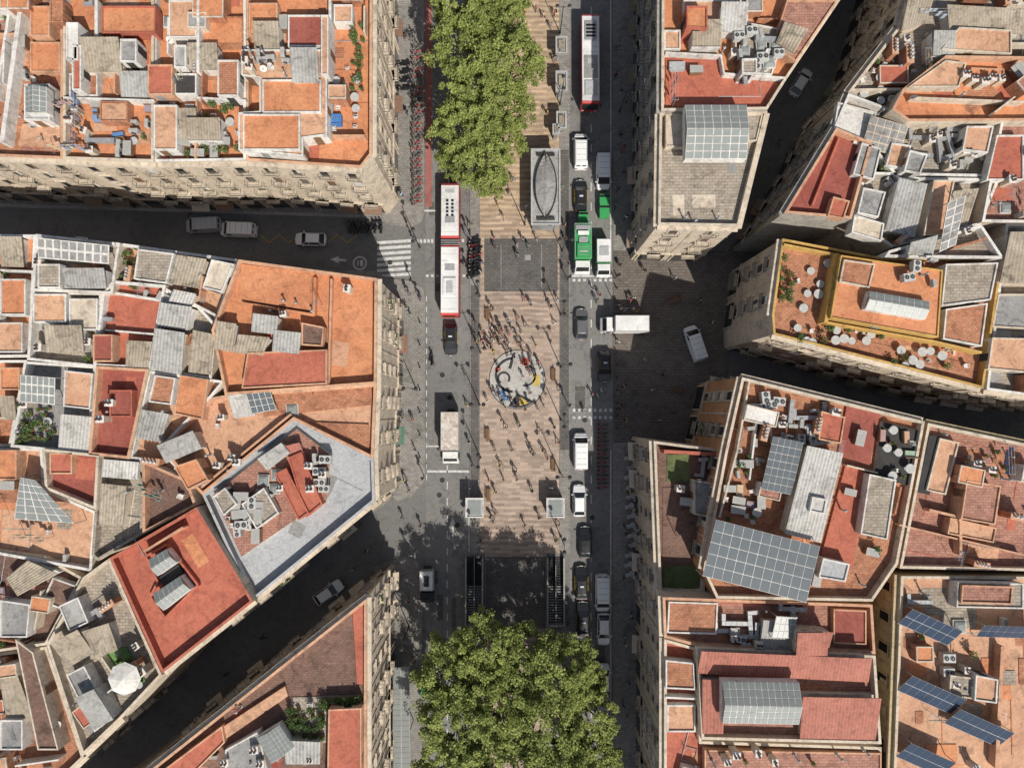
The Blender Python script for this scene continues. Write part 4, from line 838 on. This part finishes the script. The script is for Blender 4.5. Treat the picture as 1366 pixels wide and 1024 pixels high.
for i in range(8): put('motorcycle',MO,466+i*6,302,.7,.014,R.gauss(0,.15),1,R.choice([BLK,GRY]))
# ---------------------------------------------------------------- street furniture
def kiosk(px,py,wpx,lpx,h=3.6):
    x,y=P(px,py,h); k=95/(95-h)*9.6; w=wpx/k*1.0; l=lpx/k; m=MB()
    m.box(x,y,.13,w-.5,l-.5,h-.6,'grey'); 
    for s in(-1,1):
        for i in range(int(l/1.5)): m.box(x+s*(w/2-.24),y-l/2+1+i*1.5,.9,.04,1.2,1.6,'glass')
    m.box(x,y,h-.47,w,l,.32,'corrm'); q=m.ring([(x-w/2,y-l/2),(x+w/2,y-l/2),(x+w/2,y+l/2),(x-w/2,y+l/2)],.22,h-.148,h+.06,'metal','greyl')
    return m,x,y,w,l,h
m,x,y,w,l,h=kiosk(728,249,40,104,4.0)
n=18
for s in(-1,1):
    for i in range(n):
        a=i/n;b=(i+1)/n; f=lambda t:s*(w*.36)*(1-abs(2*t-1)**2.2)+.0
        y0=y-l*.44+l*.88*a;y1=y-l*.44+l*.88*b
        m.tube((x+f(a),y0,h+.5),(x+f(b),y1,h+.5),.07,'iron',5)
        z=lambda t:h-.1+.9*(1-abs(2*t-1)**2)
        m.face([(x,y0,z(a)),(x,y1,z(b)),(x+f(b),y1,h+.35),(x+f(a),y0,h+.35)][::s],'grey')
m.tube((x,y-l*.44,h+.3),(x,y+l*.44,h+.3),.05,'iron',5)
m.box(x,y+l*.42,h-.1,w*.6,.35,.3,'dark'); m.box(x,y-l*.42,h-.1,w*.6,.35,.3,'dark')
m.obj('pavilion_kiosk')
for a in((749,108,16,28),(749,160,14,24),(749,60,16,24),(742,172,10,14)):
    m,x,y,w,l,h=kiosk(*a,2.9); m.box(x,y,h+.0,w*.5,l*.5,.25,'corrb'); m.box(x,y-l*.3,h,.4,.4,.3,'grey'); m.obj('newspaper_kiosk')
for px in(633,741):
    m=MB(); x,y=P(px,677,2.6)
    m.box(x,y,.13,2.0,2.2,2.2,'glass'); m.box(x,y,2.33,2.45,2.65,.16,'greyl'); m.ring([(x-1.22,y-1.32),(x+1.22,y-1.32),(x+1.22,y+1.32),(x-1.22,y+1.32)],.16,2.49,2.62,'metal','white'); m.box(x,y,2.49,1.7,1.9,.04,'skyglass')
    for sx in(-1,1):
        for sy in(-1,1): m.box(x+sx*1.03,y+sy*1.13,.13,.1,.1,2.2,'metal')
    m.obj('metro_elevator')
    m=MB(); x0,y0=P(px-11,742,.1); x1,y1=P(px+11,832,.1)
    m.face([(x0,y0,.02),(x1,y0,.02),(x1,y1,.02),(x0,y1,.02)][::-1],'dark')
    ns=26; L=y0-y1
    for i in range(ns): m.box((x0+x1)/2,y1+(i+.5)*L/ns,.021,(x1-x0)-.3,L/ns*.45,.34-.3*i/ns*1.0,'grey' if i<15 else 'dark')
    for xx in(x0,x1,(x0+x1)/2): m.box(xx,(y0+y1)/2,.03,.12 if xx in(x0,x1) else .05,L,1.0,'stone_grey' if xx in(x0,x1) else 'metal')
    m.box((x0+x1)/2,y1,.03,(x1-x0)+.3,.2,1.0,'stone_grey')
    for xx in(x0,x1): m.box(xx,(y0+y1)/2,1.03,.2,L,.06,'kerb')
    m.obj('metro_stairway')
def lamp(hh,arm):
    m=MB(); m.tube((0,0,0),(0,0,.5),.16,'iron',10,.1); m.tube((0,0,.5),(0,0,hh),.08,'iron',8,.05)
    for s in(-1,1):
        m.tube((0,0,hh-.3),(s*arm,0,hh),.035,'iron',5); m.tube((s*arm,0,hh-.35),(s*arm,0,hh+.05),.16,'lamp_w',8,.24); m.tube((s*arm,0,hh+.05),(s*arm,0,hh+.25),.28,'iron',8,.05)
    m.tube((0,0,hh),(0,0,hh+.3),.05,'iron',6,.01); return m.mesh('lamp')
LP=lamp(6.5,.8)
for x,y in((639,70),(640,160),(641,262),(640,395),(641,470),(640,540),(641,610),(641,720),(747,45),(747,140),(750,335),(748,420),(748,490),(748,560),(747,630),(748,715),(560,330),(556,520),(826,150),(826,420),(830,540),(832,700),(546,835),(700,300)):
    put('street_lamp',LP,x,y,0,.12,R.choice((0,hp)))
def tl():
    m=MB(); m.tube((0,0,0),(0,0,3.4),.06,'iron',6); m.box(0,-.16,2.4,.28,.22,.9,'black')
    for i,k in enumerate(('vgreen','vyellow','lamp_r')): m.tube((0,-.27,2.55+.28*i),(0,-.30,2.55+.28*i),.09,k,8)
    m.box(0,.12,1.9,.22,.15,.4,'black'); return m.mesh('tl')
TLm=tl()
for x,y in((551,318),(551,378),(757,374),(758,541),(628,316),(630,372),(820,372),(820,545),(566,635)): put('traffic_light',TLm,x,y,0,.12,R.choice((0,hp,math.pi)))
def bench():
    m=MB()
    for i in range(4): m.box(0,-.2+.13*i,.43,1.8,.1,.04,'wood')
    for i in range(2): m.box(0,.26,.6+.16*i,1.8,.04,.1,'wood')
    for x in(-.7,.7): m.box(x,0,0,.06,.5,.43,'iron'); m.box(x,.25,.4,.06,.05,.45,'iron')
    return m.mesh('bench')
BN=bench()
for x,y,a in((651,420,hp),(651,580,hp),(738,500,-hp),(738,620,-hp),(652,660,hp),(900,400,.3),(905,520,-.2),(690,60,0)): put('park_bench',BN,x,y,.4,.13,a)
def bol():
    m=MB(); m.tube((0,0,0),(0,0,.85),.09,'iron',8); m.tube((0,0,.85),(0,0,.95),.11,'iron',8,.03); return m.mesh('b')
BO=bol()
for i in range(14): put('bollard',BO,823,350+i*17,.5,.12)
for i in range(8): put('bollard',BO,560,400+i*30,.5,.12)
for i in range(14):
    x=844+R.uniform(-3,3); y=596+i*13; put('patio_table',LIB['patio_table'],x,y,.7,.12,0,.8); put('patio_chair',LIB['patio_chair'],x-6,y+2,.7,.12,hp); put('patio_chair',LIB['patio_chair'],x+4,y+5,.7,.12,-hp)
m=MB(); a=P(524,890,3.2);b=P(546,888,3.2);c=P(548,1060,3.2);d=P(524,1060,3.2)
m.grid([(*a,3.2),(*b,3.3),(*c,3.3),(*d,3.2)],2,24,.05,'skyglass','metal')
for v in(a,b,c,d,((a[0]+d[0])/2,(a[1]+d[1])/2),((b[0]+c[0])/2,(b[1]+c[1])/2)): m.tube((*v,.12),(*v,3.2),.06,'metal',6)
m.obj('glass_canopy')
# ---------------------------------------------------------------- people
def person(pose,seed):
    J={'pel':((0,0,.95),.135),'sp':((0,.0,1.13),.12),'ch':((0,.0,1.34),.145),'nk':((0,0,1.47),.055),'hd':((0,.015,1.58),.085),'ht':((0,.01,1.67),.08)}
    st=pose.get('stride',0)
    for s,t in((-1,'l'),(1,'r')):
        d=st*s
        J['hip'+t]=((.09*s,0,.88),.09); J['kn'+t]=((.10*s,d*.35+.02,.5),.06); J['an'+t]=((.10*s,d*.62-.02,.09+(.08 if d<0 else 0)),.042); J['to'+t]=((.11*s,d*.62+.15,.045+(.03 if d<0 else 0)),.038)
        J['sh'+t]=((.175*s,0,1.39),.062)
        if pose.get('phone'): J['el'+t]=((.22*s,.08,1.15),.042); J['wr'+t]=((.07*s,.32,1.3),.028)
        else: J['el'+t]=((.235*s,-.03-d*.15,1.12),.042); J['wr'+t]=((.25*s,.07-d*.35,.89),.028)
    E=[('pel','sp'),('sp','ch'),('ch','nk'),('nk','hd'),('hd','ht')]
    for t in'lr': E+=[('pel','hip'+t),('hip'+t,'kn'+t),('kn'+t,'an'+t),('an'+t,'to'+t),('ch','sh'+t),('sh'+t,'el'+t),('el'+t,'wr'+t)]
    ks=list(J); me=bpy.data.meshes.new('p'); me.from_pydata([J[k][0] for k in ks],[(ks.index(a),ks.index(b)) for a,b in E],[])
    o=bpy.data.objects.new('p',me); sc.collection.objects.link(o); o.modifiers.new('s','SKIN'); 
    for i,k in enumerate(ks):
        rr=J[k][1]; me.skin_vertices[0].data[i].radius=(rr,rr*(.75 if k in('pel','sp','ch') else 1)) 
    me.skin_vertices[0].data[0].use_root=True
    sb=o.modifiers.new('u','SUBSURF'); sb.levels=1
    dg=bpy.context.evaluated_depsgraph_get(); rm=bpy.data.meshes.new_from_object(o.evaluated_get(dg)); bpy.data.objects.remove(o)
    m=MB(); vs=[v.co.copy() for v in rm.vertices]
    long=pose.get('long'); arms=[Vector(J['wrl'][0]),Vector(J['wrr'][0]),Vector(J['ell'][0]),Vector(J['elr'][0])]
    for p in rm.polygons:
        c=p.center
        if c.z>1.60 or (c.z>1.5 and c.y<-.01) : k='hair'
        elif c.z>1.45: k='skin'
        elif min((c-a).length for a in arms[:2])<.2 or (min((c-a).length for a in arms[2:])<.1 and not long): k='skin'
        elif c.z>.92 or abs(c.x)>.17: k='shirt'
        elif c.z>.1: k='pants'
        else: k='black'
        if pose.get('shorts') and .1<c.z<.55: k='skin'
        m.face([vs[i] for i in p.vertices],k)
    m.tube((0,.09,1.585),(0,.12,1.57),.016,'skin',5,.01)
    for s in(-1,1):
        m.tube((.03*s,.085,1.61),(.03*s,.098,1.61),.011,'black',6); m.box(.088*s,.01,1.56,.015,.03,.06,'skin')
        w=Vector(J['wr'+('l' if s<0 else 'r')][0]); el=Vector(J['el'+('l' if s<0 else 'r')][0]); d=(w-el).normalized(); sd=Vector((0,1,0)) if not pose.get('phone') else Vector((1,0,0))
        m.tube(w,w+d*.09,.03,'skin',6,.036)
        for i,ln in enumerate((.06,.075,.08,.068)):
            b=w+d*.085+sd*(.024-.016*i); mdl=b+d*ln*.55+Vector((-s*.008,0,0)); m.tube(b,mdl,.0085,'skin',4,.008); m.tube(mdl,b+d*ln*.95+Vector((-s*.022,0,0)),.008,'skin',4,.006)
        m.tube(w+d*.03+sd*.02,w+d*.08+sd*.055,.011,'skin',4,.008)
    m.box(0,.082,1.535,.045,.02,.008,'lamp_r')
    if pose.get('bag'): m.box(0,-.2,1.02,.28,.16,.38,'black'); m.box(-.1,-.06,1.36,.04,.26,.06,'black'); m.box(.1,-.06,1.36,.04,.26,.06,'black')
    if pose.get('phone'): m.box(0,.35,1.33,.08,.015,.15,'black')
    return m.mesh('person',True)
PP=[person(d,i) for i,d in enumerate([{},{'stride':.45},{'stride':-.4,'long':1},{'stride':.35,'bag':1},{'phone':1,'long':1},{'stride':.5,'shorts':1},{'bag':1,'stride':.1,'shorts':1}])]
SH=[(.7,.7,.68),(.7,.7,.68),(.02,.02,.025),(.02,.02,.02),(.05,.08,.2),(.45,.05,.05),(.5,.4,.3),(.2,.25,.3),(.6,.15,.2),(.1,.25,.15),(.04,.04,.05),(.35,.5,.65),(.65,.5,.1)]
pl=[(541,385),(545,392),(556,388),(561,398),(542,412),(547,420),(578,485),(537,555),(550,560),(553,600),(535,500),(698,320),(705,328),(690,327),(660,318),(716,318),(690,340),(700,398),(708,405),(731,400),(735,410),(745,400),(634,430),(631,445),(740,430),(735,455),
(650,535),(655,520),(725,540),(747,520),(720,575),(725,600),(705,590),(712,605),(730,610),(670,560),(675,570),(660,600),(668,620),(683,600),(690,640),(740,570),(745,590),(620,500),(623,540),(735,650),(652,640),(672,640),(660,655),(710,655),(792,385),(800,392),(796,400),(790,385),(790,525),(797,527),(802,520),(780,548),(830,540),(835,560),(840,400),(850,415),(870,520),(885,500),
(845,398),(822,100),(825,60),(828,180),(832,230),(835,290),(838,320),(725,20),(700,15),(715,12),(735,35),(690,80),(712,60),(740,80),(740,18),(680,20),(672,28),(730,150),(700,170),(685,240),(672,290),(665,275),(540,640),(545,655),(536,690),(560,700),(538,720),(548,740),(545,800),(540,850),(552,880),(625,590),(630,620),(627,650),(655,690),(700,700),(720,690),(640,750),(745,700),(742,720),(660,760),(690,780),(715,800),(700,750),(850,640),(846,680),(838,730),(832,770),(842,820),(835,860),(838,910),(480,700),(490,735),(470,760),(350,850),(300,900),(550,200),(542,150),(545,110),(540,50),(530,230),(536,260),(700,30),(660,330),(641,340),(643,350),(640,362),(754,300),(755,320),(750,250),(620,310),(627,300),(250,285),(180,275),(860,360),(900,370),(935,400),(950,430),(880,560),(900,550),(860,480),(1015,230),(1040,190)]
for i in range(66): pl.append((670+R.gauss(0,14),454+R.gauss(0,12)))
for i in range(26): pl.append((706+R.gauss(0,6),486+R.gauss(0,12)))
for i in range(16): pl.append((696+R.gauss(0,14),538+R.gauss(0,7)))
for i in range(12):   # small groups strolling along the promenade
    gx,gy=R.uniform(650,740),R.uniform(400,720)
    for k in range(R.choice((1,2,3))): pl.append((gx+R.gauss(0,4),gy+R.gauss(0,4)))
for i in range(16): pl.append((R.uniform(822,846),R.uniform(20,1000)))
pl=[p for p in pl if not(583<p[0]<617 and (240<p[1]<480 or 545<p[1]<625)) and not(672<p[0]<696 and 488<p[1]<520)]
kept=[]
for p in pl:
    if all((p[0]-a)**2+(p[1]-b)**2>22 for a,b in kept): kept.append(p)
for i,(x,y) in enumerate(kept):
    onr=(570<x<627 or 762<x<818 or x<500 or x>990); put('pedestrian',R.choice(PP),x,y,.9,.012 if onr else .14,R.uniform(0,6.28),R.uniform(.95,1.08),R.choice(SH))
# ---------------------------------------------------------------- trees
def tree(seed,ht,cr,nl=11000):
    q=random.Random(seed); m=MB(); pts=[Vector((0,0,0)),Vector((q.uniform(-.2,.2),q.uniform(-.2,.2),ht*.25)),Vector((q.uniform(-.4,.4),q.uniform(-.4,.4),ht*.42))]
    m.tube(pts[0],pts[1],.38,'bark',8,.3); m.tube(pts[1],pts[2],.3,'bark',8,.24)
    ends=[]
    for i in range(8):
        a=i*.785+q.uniform(-.3,.3); st=pts[1].lerp(pts[2],q.uniform(.4,1)); e1=st+Vector((math.cos(a)*cr*.4,math.sin(a)*cr*.4,ht*.18)); m.tube(st,e1,.16,'bark',6,.1)
        for j in range(4):
            b=a+q.uniform(-.8,.8); e2=e1+Vector((math.cos(b)*cr*q.uniform(.2,.5),math.sin(b)*cr*q.uniform(.2,.5),ht*q.uniform(.05,.25))); m.tube(e1,e2,.09,'bark',5,.03); ends.append(e2)
            for k in range(3):
                e3=e2+Vector((q.uniform(-1,1),q.uniform(-1,1),q.uniform(.1,1.2))); m.tube(e2,e3,.03,'bark',4,.01); ends.append(e3)
    cl=[]
    for i in range(150):
        if i<len(ends) and q.random()<.6: c=ends[i]
        else:
            a=q.uniform(0,6.28); rr=cr*math.sqrt(q.uniform(0,1))*q.uniform(.75,1.2); hz=math.sqrt(max(0,1-(rr/cr/1.25)**2)); c=Vector((math.cos(a)*rr,math.sin(a)*rr,ht*(.50+.48*hz*q.uniform(.25,1))))
        cl.append((c,q.uniform(.3,.9),q.uniform(0,.55)))
    for i in range(nl):
        c,cr2,t=q.choice(cl); d=Vector((q.gauss(0,1),q.gauss(0,1),q.gauss(0,.8))); d=d.normalized()*cr2*(q.random()**.5)*q.uniform(.8,1.25); p=c+d
        n=(Vector((q.gauss(0,.6),q.gauss(0,.6)-.15,1.0))).normalized(); u=n.orthogonal().normalized(); v=n.cross(u); a=q.uniform(0,6.28); uu=u*math.cos(a)+v*math.sin(a); vv=n.cross(uu); s=q.uniform(.08,.19)
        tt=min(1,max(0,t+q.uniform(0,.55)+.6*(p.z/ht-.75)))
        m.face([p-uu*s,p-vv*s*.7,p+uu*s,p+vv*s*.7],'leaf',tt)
    return m.mesh('tree')
TR=[tree(i,17,4.5,13500) for i in range(4)]
for i,(x,y,s) in enumerate([(622,-20,1),(670,-30,.9),(618,55,.95),(678,70,.95),(636,118,.92),(618,165,.85),(672,135,.8),(640,212,.8),(676,185,.55),(654,238,.5),(656,20,.9),(605,205,.55),
   (603,905,.95),(645,872,.9),(700,885,.88),(752,900,.95),(610,975,1.05),(670,955,.95),(725,975,1),(785,965,.8),(605,1050,1),(680,1040,1),(760,1050,1),(795,1030,.8),(782,915,.6)]):
    put('plane_tree',TR[i%4],x,y,14*s,.1,R.uniform(0,6.28),s)
# ---------------------------------------------------------------- light & camera
D=Vector((-.38,.87,-1.0)).normalized()
el=math.asin(-D.z); sun=bpy.data.lights.new('sun','SUN'); sun.energy=5.0; sun.angle=math.radians(.5); sun.color=(1,.955,.87)
so=bpy.data.objects.new('sun',sun); so.rotation_euler=D.to_track_quat('-Z','Y').to_euler(); sc.collection.objects.link(so)
w=bpy.data.worlds.new('World'); sc.world=w; w.use_nodes=True; nt=w.node_tree
sk=nt.nodes.new('ShaderNodeTexSky'); sk.sky_type='NISHITA'; sk.sun_disc=False; sk.sun_elevation=el; sk.sun_rotation=math.atan2(-D.x,-D.y)
hs=nt.nodes.new('ShaderNodeHueSaturation'); hs.inputs['Saturation'].default_value=.65
nt.links.new(sk.outputs[0],hs.inputs['Color']); nt.links.new(hs.outputs[0],nt.nodes['Background'].inputs[0]); nt.nodes['Background'].inputs[1].default_value=.105
cam=bpy.data.cameras.new('camera'); co=bpy.data.objects.new('camera',cam); sc.collection.objects.link(co); co.location=(0,0,H); co.rotation_euler=(T,0,0)
cam.sensor_fit='HORIZONTAL'; cam.angle_x=2*math.atan(683/F); cam.clip_end=5000; sc.camera=co
sc.view_settings.view_transform='Standard'; sc.view_settings.look='None'; sc.view_settings.exposure=0
print('faces',sum(len(o.data.polygons) for o in bpy.data.objects if o.type=='MESH'),'objs',len(bpy.data.objects))
